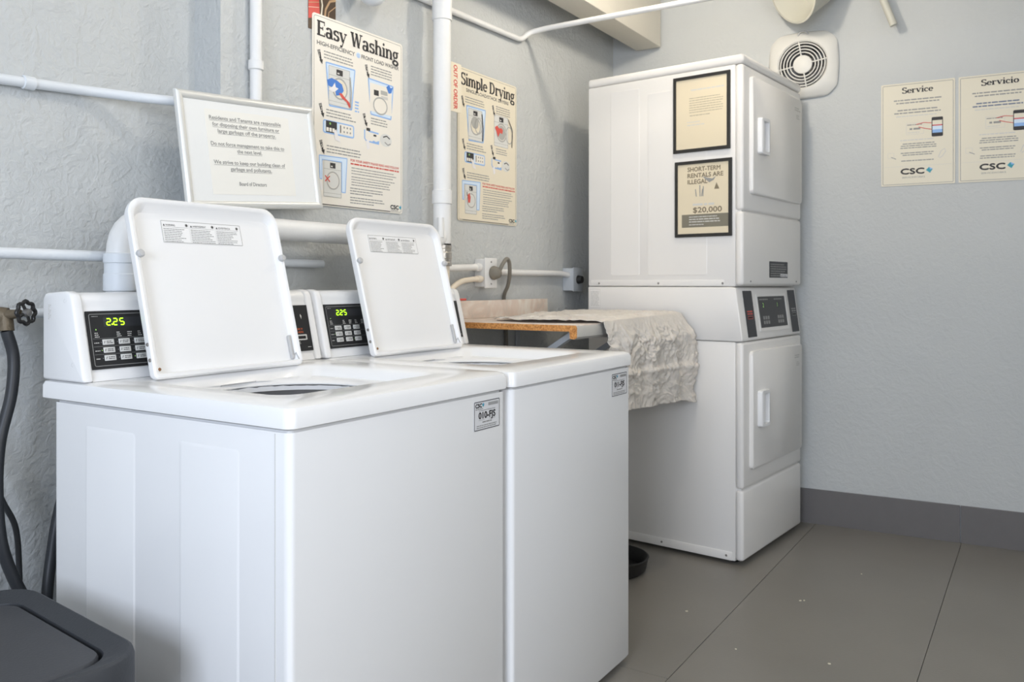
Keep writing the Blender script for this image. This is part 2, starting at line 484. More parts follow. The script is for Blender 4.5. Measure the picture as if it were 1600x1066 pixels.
class Draw:
    """flat print: polygons in (u, v) with a tiny height per layer and a material each"""

    def __init__(s):
        s.mb, s.mats = MB(), []

    def m(s, mt):
        if mt not in s.mats:
            s.mats.append(mt)
        s.mb.cur = s.mats.index(mt)

    def poly(s, pts, mt, h=1):
        s.m(mt)
        s.mb.add([(u, v, h * 0.0003) for u, v in pts], [tuple(range(len(pts)))])
        return s

    def rect(s, u0, v0, u1, v1, mt, h=1):
        return s.poly([(u0, v0), (u1, v0), (u1, v1), (u0, v1)], mt, h)

    def rrect(s, u0, v0, u1, v1, r, mt, h=1):
        return s.poly(rr(u0, u1, v0, v1, r, 4, 1), mt, h)

    def ring(s, outer, inner, mt, h=1):
        s.m(mt)
        n = len(outer)
        s.mb.add([(u, v, h * 0.0003) for u, v in outer + inner], [(i, (i + 1) % n, n + (i + 1) % n, n + i) for i in range(n)])
        return s

    def border(s, u0, v0, u1, v1, r, wd, mt, h=1):
        return s.ring(rr(u0, u1, v0, v1, r, 4, 1), rr(u0 + wd, u1 - wd, v0 + wd, v1 - wd, max(r - wd, 1e-4), 4, 1), mt, h)

    def ell(s, cx, cy, rx, ry, mt, h=1, n=22):
        return s.poly([(cx + rx * math.cos(2 * PI * i / n), cy + ry * math.sin(2 * PI * i / n)) for i in range(n)], mt, h)

    def ering(s, cx, cy, rx, ry, wd, mt, h=1, n=24):
        a = [(math.cos(2 * PI * i / n), math.sin(2 * PI * i / n)) for i in range(n)]
        return s.ring([(cx + rx * c, cy + ry * q) for c, q in a], [(cx + (rx - wd) * c, cy + (ry - wd) * q) for c, q in a], mt, h)

    def stroke(s, pts, wd, mt, h=1):
        P = [Vector(p) for p in pts]
        L, R = [], []
        for i, p in enumerate(P):
            t = (P[min(i + 1, len(P) - 1)] - P[max(i - 1, 0)]).normalized()
            q = Vector((-t.y, t.x)) * wd / 2
            L.append(p + q)
            R.append(p - q)
        s.m(mt)
        n = len(P)
        s.mb.add([(p.x, p.y, h * 0.0003) for p in L + R], [(i, i + 1, n + i + 1, n + i) for i in range(n - 1)])
        return s

    def text(s, body, u, v, hgt, mt, width=None, align='l', h=1, rot=0.0, bold=0.0):
        if bold:
            for k, (a, b) in enumerate(((bold, 0), (-bold, 0), (0, bold), (0, -bold))):
                s.text(body, u + a * hgt, v + b * hgt, hgt, mt, width, align, h + 0.1 * (k + 1), rot)
        vs, fs = glyph_mesh(body)
        if not vs:
            return s
        x0, x1 = min(p[0] for p in vs), max(p[0] for p in vs)
        sy = hgt / 0.70
        sx = width / (x1 - x0) if width else sy
        wd = (x1 - x0) * sx
        off = {'l': 0, 'c': -wd / 2, 'r': -wd}[align]
        s.m(mt)
        c, q = math.cos(rot), math.sin(rot)
        out = []
        for x, y in vs:
            a, b = (x - x0) * sx + off, y * sy
            out.append((u + c * a - q * b, v + q * a + c * b, h * 0.0003))
        s.mb.add(out, fs)
        return s

    def slab(s, body, u, v, width, hgt, mt, h=1, bold=0.15):
        adv = sum(SLAB[ch][1] for ch in body)
        sx, sy = width / adv, hgt / 0.72
        x = 0.0
        for ch in body:
            for pr in SLAB[ch][0]:
                k = pr[0]
                f = lambda a, b: (u + (x + a) * sx, v + b * sy)
                if k == 'l':
                    _, a, b, c, d = pr
                    dx = bold / 2 * 1.08
                    s.poly([f(a - dx, b), f(a + dx, b), f(c + dx, d), f(c - dx, d)], mt, h)
                elif k == 'm':
                    _, a, b, c, d = pr
                    if abs(d - b) > abs(c - a) * 0.4:
                        dx, dy = 0.035, 0
                    else:
                        dx, dy = 0, 0.03
                    s.poly([f(a - dx, b - dy), f(a + dx, b + (dy if not dx else 0)), f(c + dx, d + (dy if not dx else 0)), f(c - dx, d - dy)] if dx else
                           [f(a, b - dy), f(c, d - dy), f(c, d + dy), f(a, b + dy)], mt, h)
                elif k == 's':
                    _, a, b, y = pr
                    s.poly([f(a, y - .035), f(b, y - .035), f(b, y + .035), f(a, y + .035)], mt, h)
                elif k == 't':
                    _, a, y0, y1 = pr
                    s.poly([f(a - .025, y0), f(a + .025, y0), f(a + .025, y1), f(a - .025, y1)], mt, h)
                elif k == 'o':
                    _, a, b, r = pr
                    s.poly([f(a + r * math.cos(i * PI / 6), b + r * math.sin(i * PI / 6)) for i in range(12)], mt, h)
                elif k == 'a':
                    _, cx, cy, rx, ry, a0, a1 = pr
                    n = max(6, int(abs(a1 - a0) / 18))
                    s.m(mt)
                    vs = []
                    for i in range(n + 1):
                        t = math.radians(a0 + (a1 - a0) * i / n)
                        wd = 0.034 + (bold / 2 - 0.034) * abs(math.cos(t))
                        for sg in (1, -1):
                            vs.append((*f(cx + (rx + sg * wd) * math.cos(t), cy + (ry + sg * wd) * math.sin(t)), h * 0.0003))
                    s.mb.add(vs, [(2 * i, 2 * i + 1, 2 * i + 3, 2 * i + 2) for i in range(n)])
            x += SLAB[ch][1]
        return s

    def greek(s, u0, v, u1, mt, lines=1, lh=0.006, th=0.0028, seed=0, ragged=0.2, center=False, h=1):
        """rows of unreadable small print: dashes of word length"""
        rnd = random.Random(seed)
        for k in range(lines):
            e = u1 - (u1 - u0) * ragged * rnd.random()
            a = u0
            if center:
                a = u0 + (u1 - e)
                a, e = u0 + (u1 - e) / 2, u1 - (u1 - e) / 2
            y = v - k * lh
            while a < e - th:
                wl = min(th * (1.2 + 4.5 * rnd.random()), e - a)
                s.rect(a, y, a + wl, y + th, mt, h)
                a += wl + th * 0.55
        return s

    def obj(s, name, parent, M=None):
        o = s.mb.obj(name, s.mats, parent, M, smooth=0)
        if name in ('small_print', 'panel_print', 'key_print', 'plate_print', 'strip_print', 'label_print', 'paper_print', 'door_print', 'care_print'):
            o['kind'] = 'stuff'                      # flat print too fine to pick apart
        return o


def sheet(name, parent, w_, h_, mt, r=0.006, th=0.0012, z=-0.0012, M=None):
    mb = MB()
    p = rr(0, w_, 0, h_, r, 4, 1)
    mb.loops([[(u, v, z) for u, v in p], [(u, v, z + th) for u, v in p]], True, True)
    return mb.obj(name, mt, parent, M, smooth=0)


# ================================================================== THE ROOM
FAR_T = Vector((0.063, -0.998, 0)).normalized()      # far wall runs this way (away from the corner)
FAR_K = Vector((2.996, 0, 0))                        # corner of the far wall with the long wall
FAR_N = Vector((-FAR_T.y, FAR_T.x, 0)) * -1          # into the room (-X)
if FAR_N.x > 0:
    FAR_N = -FAR_N


def far_pt(d, z, off=0.0):
    """d metres from the corner along the far wall"""
    p = FAR_K + FAR_T * d + FAR_N * off
    return Vector((p.x, p.y, z))


def far_frame(d, z, off=0.0):
    return frame(far_pt(d, z, off), FAR_T, (0, 0, 1))


def wall_frame(x, z, off=0.0):
    return frame((x, -off, z), (1, 0, 0), (0, 0, 1))


CEIL_Z = 2.62
RX, RY = -2.62, -3.42
# long wall on the left: steps back 11 cm beyond x = 0.549
mb = MB()
poly = [(RX - 0.1, 0.11), (0.549, 0.11), (0.549, 0.0), (3.25, 0.0), (3.25, 0.30), (RX - 0.1, 0.30)]
mb.prism(poly, 0, CEIL_Z, lambda a, b, d: (a, b, d))
struct(mb.obj('wall_left', M_WALL, smooth=0), 'long plastered wall, pale blue white, behind the washers')
mb = MB()
L = 3.6
c = [far_pt(-0.0, 0), far_pt(L, 0), far_pt(L, 0, -0.15), far_pt(-0.0, 0, -0.15)]
for d0, d1, z0, z1 in ((0.0, 0.842, 0, CEIL_Z), (1.050, L, 0, CEIL_Z), (0.842, 1.050, 0, 2.008), (0.842, 1.050, 2.216, CEIL_Z)):   # opening for the fan duct
    c = [far_pt(d0, 0), far_pt(d1, 0), far_pt(d1, 0, -0.15), far_pt(d0, 0, -0.15)]
    mb.prism([(p.x, p.y) for p in c], z0, z1, lambda a, b, d: (a, b, d))
struct(mb.obj('wall_back', M_FAR, smooth=0), 'pale blue plastered end wall behind the dryers')
# right wall with a window opening
mb = MB()
for x0, x1, z0, z1 in ((RX, 3.4, 0, 0.75), (RX, 3.4, 2.25, CEIL_Z), (RX, -1.75, 0.75, 2.25), (0.25, 3.4, 0.75, 2.25)):
    mb.box(x0, x1, RY - 0.15, RY, z0, z1)
struct(mb.obj('wall_right', M_WALL, smooth=0), 'plastered wall with a wide window')
mb = MB()
for x0, x1, z0, z1 in ((-1.75, 0.25, 0.75, 0.80), (-1.75, 0.25, 2.20, 2.25), (-1.75, -1.70, 0.8, 2.2), (0.20, 0.25, 0.8, 2.2), (-0.775, -0.725, 0.8, 2.2)):
    mb.box(x0, x1, RY - 0.12, RY - 0.06, z0, z1)
struct(mb.obj('window_1', M_WINFR, smooth=0), 'white window frame in two lights')
# front wall with a window opening
mb = MB()
for y0, y1, z0, z1 in ((RY, -2.4, 0, CEIL_Z), (-1.1, 0.11, 0, CEIL_Z), (-2.4, -1.1, 2.12, CEIL_Z), (-2.4, -1.1, 0, 0.92)):
    mb.box(RX - 0.12, RX, y0, y1, z0, z1)
struct(mb.obj('wall_front', M_WALL, smooth=0), 'plastered wall with a window opening')
mb = MB()
mb.box(RX - 0.12, 3.4, RY - 0.1, 0.3, CEIL_Z, CEIL_Z + 0.1)
struct(mb.obj('ceiling', M_CEIL, smooth=0), 'painted ceiling')

# floor: painted slabs with narrow joints
fl = MB().box(RX - 0.12, 3.4, RY - 0.1, 0.3, -0.08, -0.004).obj('floor', M_JOINT, smooth=0)
struct(fl, 'grey painted floor of long slabs')
ys = [0.11, -0.415, -1.000, -1.588, -2.17, -2.76, RY]
xs = {0: [RX, -0.6, 1.262, 3.3], 1: [RX, -0.6, 1.262, 3.3], 2: [RX, -1.4, 0.4, 3.3], 3: [RX, -0.9, 0.7, 3.3], 4: [RX, -0.6, 1.26, 3.3], 5: [RX, -0.6, 1.26, 3.3]}
for i in range(6):
    for a, b in zip(xs[i], xs[i][1:]):
        MB().box(a + 0.001, b - 0.001, ys[i + 1] + 0.001, ys[i] - 0.001, -0.01, 0.0).obj('floor_slab', M_FLOOR, fl, smooth=0)

# grey base along the far wall, two lengths meeting at a joint
bb = MB()
bbo = bpy.data.objects.new('baseboard_back', None)
COL.objects.link(bbo)
struct(bbo, 'dark grey base along the end wall')
for d0, d1 in ((0.02, 1.584), (1.587, 3.40)):
    mb = MB()
    c = [far_pt(d0, 0), far_pt(d1, 0), far_pt(d1, 0, 0.013), far_pt(d0, 0, 0.013)]
    mb.prism([(p.x, p.y) for p in c], 0.0, 0.157, lambda a, b, d: (a, b, d))
    mb.obj('base_tile', M_BASE, bbo, smooth=0)

# ceiling beam along the long wall
mb = MB()
mb.box(0.9, 2.985, -0.268, -0.135, 2.285, CEIL_Z, 0.006)
struct(mb.obj('trim_1', M_BEAM), 'cream painted ceiling beam running to the end wall')

# ------------------------------------------------------------------ ceiling lamp (gives the warm light)
for LP, LS, LC, LN, LL_, LT, LB in LAMPS:
    lp = thing(LT, LL_, 'lamp', Matrix.Translation((LP[0], LP[1], CEIL_Z)))
    MB().lathe([(0.0, 0), (0.055, 0), (0.055, -0.015), (0.03, -0.05), (0.022, -0.075), (0.0, -0.075)], n=24).obj('lamp_holder', M_FANW, lp)
    zb = LP[2] - CEIL_Z
    MB().lathe([(0.001, zb + 0.105)] + [(0.013, zb + 0.10), (0.015, zb + 0.06), (0.035, zb + 0.03), (0.045, zb), (0.035, zb - 0.03), (0.018, zb - 0.043), (0.001, zb - 0.046)], n=20).obj(LB, mat(LN, LC, 0.5, emit=(LC, LS)), lp)


# ================================================================== WASHERS
CY = 0.010                                            # console set back
SLO, SHI = (0.583 + CY, 0.912), (0.622 + CY, 1.075)            # console face (y, z) bottom and top
SUP = Vector((0, SHI[0] - SLO[0], SHI[1] - SLO[1])).normalized()


def cons_M(x=0.0, v=0.0, off=0.0):
    n = Vector((1, 0, 0)).cross(SUP)
    return frame(Vector((x, SLO[0], SLO[1])) + SUP * v + n * off, (1, 0, 0), SUP)


SEG7 = {'2': 'abged', '5': 'afgcd', '.': ''}


def digits(D, body, u, v, wd, ht, mt):
    t = ht * 0.17
    for ch in body:
        if ch == '.':
            D.rect(u - wd * 0.55, v, u - wd * 0.55 + t * 1.3, v + t * 1.3, mt, 3)
            continue
        P = {'a': ((0, ht), (wd, ht)), 'b': ((wd, ht), (wd, ht / 2)), 'c': ((wd, ht / 2), (wd, 0)), 'd': ((0, 0), (wd, 0)),
             'e': ((0, ht / 2), (0, 0)), 'f': ((0, ht), (0, ht / 2)), 'g': ((0, ht / 2), (wd, ht / 2))}
        for sg in SEG7[ch]:
            (a, b), (c_, d) = P[sg]
            k = 0.10
            D.stroke([(u + a + (c_ - a) * k, v + b + (d - b) * k), (u + c_ - (c_ - a) * k, v + d - (d - b) * k)], t, mt, 3)
        u += wd * 1.75


def csc_logo(D, u, v, hgt, wd, h=2):
    D.text('CSC', u, v, hgt, M_INK, width=wd, h=h, bold=0.07)
    cx, cy, q = u + wd * 1.22, v + hgt * 0.55, hgt * 0.55
    D.poly([(cx - q, cy), (cx - q * 0.1, cy + q), (cx + q, cy + q * 0.3), (cx + q * 0.2, cy - q)], M_TEAL, h)
    D.poly([(cx - q * 0.1, cy + q), (cx + q, cy + q * 0.3), (cx + q * 0.2, cy + q * 0.1)], M_BLUE, h + 1)


def id_label(parent, M, code):
    w_, h_ = 0.100, 0.064
    lb = sheet('machine_label', parent, w_, h_, M_LABEL, 0.003, 0.0008, 0.0, M)
    lb['label'] = 'silver sticker printed ' + code
    D = Draw()
    D.border(0.001, 0.001, w_ - 0.001, h_ - 0.001, 0.003, 0.0016, M_INK, 4)
    csc_logo(D, 0.006, 0.050, 0.0085, 0.024, 4)
    D.greek(0.006, 0.0455, 0.035, M_LINE, 1, th=0.002, seed=3, h=4)
    for i in range(15):
        D.rect(0.055 + i * 0.0026, 0.051, 0.0565 + i * 0.0026, 0.058, M_LINE, 4)
    D.rect(0.018, 0.0425, 0.082, 0.0433, M_INK, 4)
    D.text(code, 0.050, 0.0255, 0.014, M_INK, width=0.064, align='c', h=4, bold=0.05)
    D.text(code, 0.0504, 0.0255, 0.014, M_INK, width=0.064, align='c', h=5)
    D.rect(0.018, 0.022, 0.040, 0.0227, M_LINE, 4).rect(0.058, 0.022, 0.082, 0.0227, M_LINE, 4)
    D.greek(0.032, 0.016, 0.068, M_LINE, 1, th=0.0028, seed=5, ragged=0, h=4)
    D.greek(0.010, 0.0095, 0.090, M_LINE, 2, lh=0.0042, th=0.002, seed=6, ragged=0.05, h=4)
    D.obj('label_print', lb)


def warning_label(parent, M):
    w_, h_ = 0.215, 0.052
    lb = sheet('warning_label', parent, w_, h_, M_LIDIN, 0.002, 0.0006, 0.0, M)
    lb['label'] = 'three column warning sticker'
    D = Draw()
    D.border(0.0008, 0.0008, w_ - 0.0008, h_ - 0.0008, 0.002, 0.0010, M_LINE, 3)
    for i, t in enumerate(('WARNING', 'AVERTISSEMENT', 'ADVERTENCIA')):
        u = 0.005 + i * 0.0695
        D.poly([(u, 0.039), (u + 0.005, 0.039), (u + 0.0025, 0.044)], M_INK, 3)
        D.text(t, u + 0.0065, 0.0392, 0.0045, M_INK, width=(0.024, 0.036, 0.034)[i], h=3)
        D.ell(u + 0.060, 0.0425, 0.0038, 0.0038, M_LINE, 3, 12)
        D.ell(u + 0.060, 0.0425, 0.0022, 0.0022, M_INK, 4, 8)
        D.rect(u, 0.0365, u + 0.063, 0.0371, M_LINE, 3)
        D.greek(u, 0.0315, u + 0.063, M_LINE, 8, lh=0.0041, th=0.0016, seed=11 + i, ragged=0.35, h=3)
        if i:
            D.rect(u - 0.0032, 0.003, u - 0.0026, 0.047, M_LINE2, 3)
    D.obj('label_print', lb)


def washer(name, label, M, code, led):
    W, DP = 0.652, 0.745
    t = thing(name, label, 'washer', M, 'top loading washers side by side')
    # cabinet
    mb = MB()
    p = rr(0.005, 0.645, 0.006, 0.700, 0.014, 5, 2)
    q = rr(0.010, 0.640, 0.011, 0.695, 0.012, 5, 2)
    mb.loops([[(x, y, 0.018) for x, y in q], [(x, y, 0.026) for x, y in p], [(x, y, 0.8610) for x, y in p]], True)
    cab = mb.obj('cabinet', M_ENAMEL, t)
    # seam lines where the front wraps round to the sides
    for y in (0.038,):
        MB().box(0.0044, 0.0056, y, y + 0.0016, 0.03, 0.858).obj('side_seam', M_LINE2, cab)
    for y0, y1 in ((0.126, 0.288), (0.419, 0.584)):       # pressed ribs in the left side
        mb = MB()
        a = [(0.0051, y, z) for y, z in rr(y0, y1, 0.06, 0.822, 0.008, 4, 2)]
        b = [(0.0038, y, z) for y, z in rr(y0 + 0.006, y1 - 0.006, 0.066, 0.816, 0.006, 4, 2)]
        mb.loops([a, b], False, True).obj('pressed_panel', M_ENAMEL, cab, smooth=12)
    for x in (0.05, 0.60):
        for y in (0.06, 0.64):
            MB().lathe([(0.0, 0), (0.022, 0), (0.024, 0.006), (0.012, 0.010), (0.010, 0.02)], Matrix.Translation((x, y, 0))).obj('foot', M_BLACK, t)
    # top deck with sunken lid well and round tub opening
    def circ(loop, cx, cy, r, z):
        out = []
        for x, y in loop:
            a = math.atan2(y - cy, x - cx)
            out.append((cx + r * math.cos(a), cy + r * math.sin(a), z))
        return out
    o0 = rr(0.004, W - 0.004, 0.004, DP - 0.004, 0.016)
    o1 = rr(0, W, 0, DP, 0.018)
    o2 = rr(0.004, W - 0.004, 0.004, DP - 0.004, 0.016)
    o3 = rr(0.014, W - 0.014, 0.014, DP - 0.014, 0.014)
    i0 = rr(0.085, 0.545, 0.105, 0.530, 0.05)
    i1 = rr(0.095, 0.535, 0.115, 0.520, 0.05)
    i2 = rr(0.110, 0.520, 0.130, 0.505, 0.06)
    lv = lambda l, z: [(x, y, z) for x, y in l]
    cx, cy = 0.315, 0.335
    MB().loops([lv(o0, 0.8655), lv(o1, 0.868), lv(o1, 0.893), lv(o2, 0.901), lv(o3, 0.905), lv(i0, 0.905), lv(i1, 0.900), lv(i2, 0.880),
                circ(i2, cx, cy, 0.180, 0.876), circ(i2, cx, cy, 0.172, 0.870), circ(i2, cx, cy, 0.172, 0.855)]).obj('top_deck', M_DECK, t)
    MB().lathe([(0.170, 0.868), (0.178, 0.856), (0.178, 0.50), (0.06, 0.47), (0.04, 0.80), (0.0, 0.82)], Matrix.Translation((cx, cy, 0)), n=40).obj('wash_tub', M_TUB, t)
    # dark shadow gap between deck and cabinet is a real recess
    g0, g1 = rr(0.012, 0.638, 0.013, 0.698, 0.010, 4, 2), rr(0.030, 0.620, 0.031, 0.680, 0.010, 4, 2)
    MB().loops([lv(g0, 0.855), lv(g0, 0.885), lv(g1, 0.885), lv(g1, 0.855), lv(g0, 0.855)]).obj('deck_gasket', M_ENAMEL, t)
    # console
    prof = [(0.722, 0.9055), (0.722, 1.070), (0.716, 1.079), (0.700, 1.083), (0.650, 1.085), (0.634, 1.083), (0.624, 1.077), (0.6195, 1.066),
            (0.6215, 1.058), (0.6180, 1.052), (0.5865, 0.920), (0.580, 0.9055)]
    prof = [(a + CY, b) for a, b in prof]
    mb = MB().prism(prof, 0.024, 0.630, lambda a, b, d: (d, a, b))
    mb.obj('console', M_CONS, t, smooth=50)
    capp = [(0.724, 0.9055), (0.724, 1.074), (0.714, 1.084), (0.640, 1.088), (0.622, 1.083), (0.6155, 1.070), (0.5775, 0.918), (0.574, 0.9055)]
    capp = [(a + CY, b) for a, b in capp]
    for x0, x1, sx in ((0.001, 0.024, 0.001), (0.629, 0.651, 0.651)):
        bm = bmesh.new()
        vs0 = [bm.verts.new((x0, a, b)) for a, b in capp]
        vs1 = [bm.verts.new((x1, a, b)) for a, b in capp]
        bm.faces.new(vs0)
        bm.faces.new(vs1[::-1])
        for i in range(len(capp)):
            j = (i + 1) % len(capp)
            bm.faces.new((vs0[i], vs0[j], vs1[j], vs1[i]))
        bmesh.ops.recalc_face_normals(bm, faces=bm.faces[:])
        bmesh.ops.bevel(bm, geom=bm.edges[:], offset=0.005, segments=2, profile=0.5, affect='EDGES', clamp_overlap=True)
        ec = MB().bm(bm).obj('end_cap', M_CONS, t, smooth=50)
        nx = -1 if sx < 0.3 else 1
        for y, z in ((0.650, 1.068), (0.622, 0.940)):
            Mx = frame((sx + nx * 0.0002, y, z), (0, -nx, 0), (0, 0, 1))
            MB().lathe([(0.0, 0.002), (0.003, 0.002), (0.0042, 0.0)], Mx, n=12).obj('screw', M_SCREW, ec)
        if sx < 0.3:
            D = Draw()
            for i in range(9):
                D.rect(0, i * 0.0035, 0.005 + 0.003 * (i % 3), i * 0.0035 + 0.002, M_LINE2, 1)
            D.obj('care_print', ec, frame((sx, 0.712, 1.03), (0, -1, 0), (0, 0, 1)))
    # control panel with display and nine keys
    pw, ph = 0.275, 0.121
    cp = sheet('control_panel', t, pw, ph, M_PANEL, 0.001, 0.0016, 0.0, cons_M(0.026, 0.017, 0.0010))
    D = Draw()
    D.border(0.006, 0.006, pw - 0.006, ph - 0.006, 0.004, 0.0011, M_LINE, 7)
    D.greek(0.012, ph - 0.012, 0.03, M_LINE, 1, th=0.0014, seed=2, h=7)
    for k in range(5):
        D.greek(0.062 + k * 0.024, 0.074, 0.073 + k * 0.024, M_LINE2, 3, lh=0.004, th=0.0016, seed=20 + k, ragged=0.3, h=7)
    D.greek(0.014, 0.074, 0.025, M_LINE2, 3, lh=0.004, th=0.0016, seed=30, ragged=0.3, h=7)
    for r_ in range(3):
        y = 0.0165 + r_ * 0.0165
        D.greek(0.011, y + 0.004, 0.022, M_LINE2, 1, th=0.0016, seed=40 + r_, ragged=0.1, h=7)
        D.rect(0.009, y + 0.0135, 0.200, y + 0.0140, M_LINE, 7)
        for c_ in range(3):
            D.ell(0.0255 + c_ * 0.0355, y + 0.0055, 0.0009, 0.0009, M_LEDDIM if (r_, c_) in ((1, 0), (0, 2)) else M_LINE, 8, 8)
    D.ell(0.018, 0.082, 0.0013, 0.0013, M_LEDDIM, 8, 10)
    D.obj('panel_print', cp)
    for r_ in range(3):
        for c_ in range(3):
            u, v = 0.0285 + c_ * 0.0355, 0.0165 + r_ * 0.0165
            MB().box(u, u + 0.025, v, v + 0.0115, 0.0012, 0.0034, 0.0009).obj('key', M_KEY, cp)
    D = Draw()
    for r_ in range(3):
        for c_ in range(3):
            u, v = 0.0285 + c_ * 0.0355, 0.0165 + r_ * 0.0165
            D.stroke([(u + 0.003, v + 0.003), (u + 0.005, v + 0.0085)], 0.0012, M_INK, 12)
            D.greek(u + 0.008, v + 0.0065, u + 0.023, M_INK, 2, lh=0.0034, th=0.0014, seed=50 + r_ * 3 + c_, h=12)
    D.obj('key_print', cp)
    D = Draw()
    D.rrect(0.036, 0.087, 0.150, 0.107, 0.002, M_STRIP, 7)
    digits(D, led, 0.043, 0.0905, 0.0085, 0.0135, M_LED)
    # lift digits above the window
    dsp = D.obj('display', cp)
    for v in dsp.data.vertices:
        if v.co.z < 0.0015:
            v.co.z = 0.0030
    # payment panel
    qw = 0.158
    pp = sheet('payment_panel', t, qw, ph, M_PANEL, 0.001, 0.0016, 0.0, cons_M(0.474, 0.017, 0.0010))
    D = Draw()
    D.text('INSERT', 0.085, 0.0555, 0.0045, M_ORG, width=0.045, h=7)
    D.text('CARD HERE', 0.085, 0.0475, 0.0045, M_ORG, width=0.045, h=7)
    D.poly([(0.128, 0.098), (0.132, 0.092), (0.130, 0.084), (0.127, 0.092)], M_LINE2, 7)
    D.greek(0.096, 0.023, 0.115, M_LINE2, 2, lh=0.004, th=0.0018, seed=8, h=7)
    D.greek(0.138, 0.009, 0.150, M_LINE2, 1, th=0.0016, seed=9, h=7)
    D.obj('panel_print', pp)
    mb = MB()
    a, b = rr(0.080, 0.138, 0.0285, 0.0430, 0.002, 3, 1), rr(0.083, 0.135, 0.0315, 0.0395, 0.001, 3, 1)
    mb.loops([[(u, v, 0.0014) for u, v in a], [(u, v, 0.0042) for u, v in a], [(u, v, 0.0042) for u, v in b], [(u, v, 0.0018) for u, v in b]])
    mb.obj('card_slot_frame', M_KEY, pp)
    MB().box(0.083, 0.135, 0.0315, 0.0395, 0.0012, 0.0022).obj('card_slot', M_GAP, pp)
    # lid, standing open and leaning back 15 degrees
    LW, LL, al = 0.405, 0.396, math.radians(15)
    up = Vector((0, math.sin(al), math.cos(al)))
    LM = frame((0.110, 0.5125, 0.9065), (1, 0, 0), up)
    R = (0.012, 0.040, 0.040, 0.012)
    Rm = tuple(max(r_ - 0.006, 0.004) for r_ in R)
    R2 = tuple(max(r_ - 0.016, 0.003) for r_ in R)
    mb = MB()
    lz = lambda l, z: [(u, v, z) for u, v in l]
    mb.loops([lz(rr(0.008, LW - 0.008, 0.008, LL - 0.008, Rm), -0.020), lz(rr(0.002, LW - 0.002, 0.002, LL - 0.002, R), -0.017), lz(rr(0, LW, 0, LL, R), -0.010),
              lz(rr(0, LW, 0, LL, R), 0.000), lz(rr(0.003, LW - 0.003, 0.003, LL - 0.003, R), 0.0035), lz(rr(0.010, LW - 0.010, 0.010, LL - 0.010, Rm), 0.0035),
              lz(rr(0.013, LW - 0.013, 0.012, LL - 0.013, Rm), 0.001), lz(rr(0.018, LW - 0.018, 0.014, LL - 0.030, R2), -0.013)], True, True)
    lid = mb.obj('lid', M_LIDIN, t, LM, smooth=40)
    warning_label(lid, Matrix.Translation((0.082, 0.300, -0.0128)))
    for u in (0.0095, LW - 0.0095):
        MB().lathe([(0.0, 0.012), (0.006, 0.0115), (0.0085, 0.008), (0.0085, 0.0)], Matrix.Translation((u, 0.268, 0.001)), n=16).obj('bumper', M_BUMPER, lid)
    for u, v in ((0.004, 0.075), (0.004, 0.042)):
        Mx = frame((u - 0.0042, v, -0.006), (0, -1, 0), (0, 0, 1))
        MB().lathe([(0.0, 0.0022), (0.003, 0.002), (0.0042, 0.0)], Mx, n=12).obj('screw', M_SCREW, lid)
    MB().lathe([(0.0, 0.002), (0.003, 0.0018), (0.0038, 0.0)], Matrix.Translation((0.012, 0.02, 0.003)), n=10).obj('screw', M_RUST, lid)
    hb = MB().box(LW - 0.026, LW - 0.019, 0.016, 0.075, -0.0125, -0.004, 0.002)
    hb.tube([(LW - 0.022, 0.02, -0.006), (LW - 0.014, 0.03, -0.002), (LW - 0.012, 0.012, 0.002)], 0.002, 8)
    hb.obj('hinge_bracket', M_BUMPER, lid)
    # label on the front
    id_label(t, frame((0.520, 0.0056, 0.786), (1, 0, 0), (0, 0, 1)), code)
    return t


washer('washer', 'white top load washer with open lid and 010-FJS sticker beside black bin', Matrix.Translation((0.0, -0.865, 0)), '010-FJS', '2.25')
washer('washer', 'white top load washer with open lid standing next to the counter', Matrix.Translation((0.6580, -0.872, 0)), '011-FJS', '2.25')

# ================================================================== STACKED DRYER
DY = -0.0903
DM = Matrix.Translation((2.28, -0.899, 0)) @ Matrix.Rotation(DY, 4, 'Z')
DW, DD, DH = 0.665, 0.711, 2.0
d = thing('stacked_dryer', 'tall white stacked double dryer standing in the corner', 'dryer', DM)
YS = 0.034


def handle(parent, x, z0, z1):
    mb = MB()
    a, b = rr(x, x + 0.090, z0, z1, 0.010, 4, 1), rr(x + 0.022, x + 0.078, z0 + 0.012, z1 - 0.012, 0.006, 4, 1)
    f = lambda l, y: [(u, y, v) for u, v in l]
    mb.loops([f(a, 0.0), f(a, -0.016), f([(u + (0.004 if u < x + 0.045 else -0.004), v) for u, v in a], -0.020), f(b, -0.020), f(b, -0.004)], False, True)
    return mb.obj('handle', M_CONS, parent, smooth=45)


def dryer_door(z0, z1):
    mb = MB()
    f = lambda l, y: [(u, y, v) for u, v in l]
    a = rr(0.062, 0.632, z0, z1, 0.018, 5, 2)
    b = rr(0.066, 0.628, z0 + 0.004, z1 - 0.004, 0.016, 5, 2)
    mb.loops([f(a, 0.001), f(a, -0.012), f(b, -0.016)], False, True)
    dd = mb.obj('door', M_DRYER, d, smooth=45)
    hz = z0 + 0.235
    handle(dd, 0.108, hz - 0.072, hz + 0.072).matrix_local = Matrix.Translation((0, -0.015, 0))
    D = Draw()
    D.greek(0.0, 0.05, 0.07, M_LINE2, 2, lh=0.009, th=0.005, seed=int(z0 * 100), ragged=0.3)
    D.greek(0.02, 0.02, 0.06, M_LINE2, 3, lh=0.007, th=0.0035, seed=int(z0 * 100) + 1, ragged=0.3)
    D.obj('door_print', dd, frame((0.535, -0.0163, z1 - 0.10), (1, 0, 0), (0, 0, 1)))
    for z in (z0 + 0.10, z1 - 0.12):
        MB().box(0.632, 0.645, -0.010, 0.0, z - 0.035, z + 0.035, 0.002).obj('hinge', M_CONS, dd)
    return dd


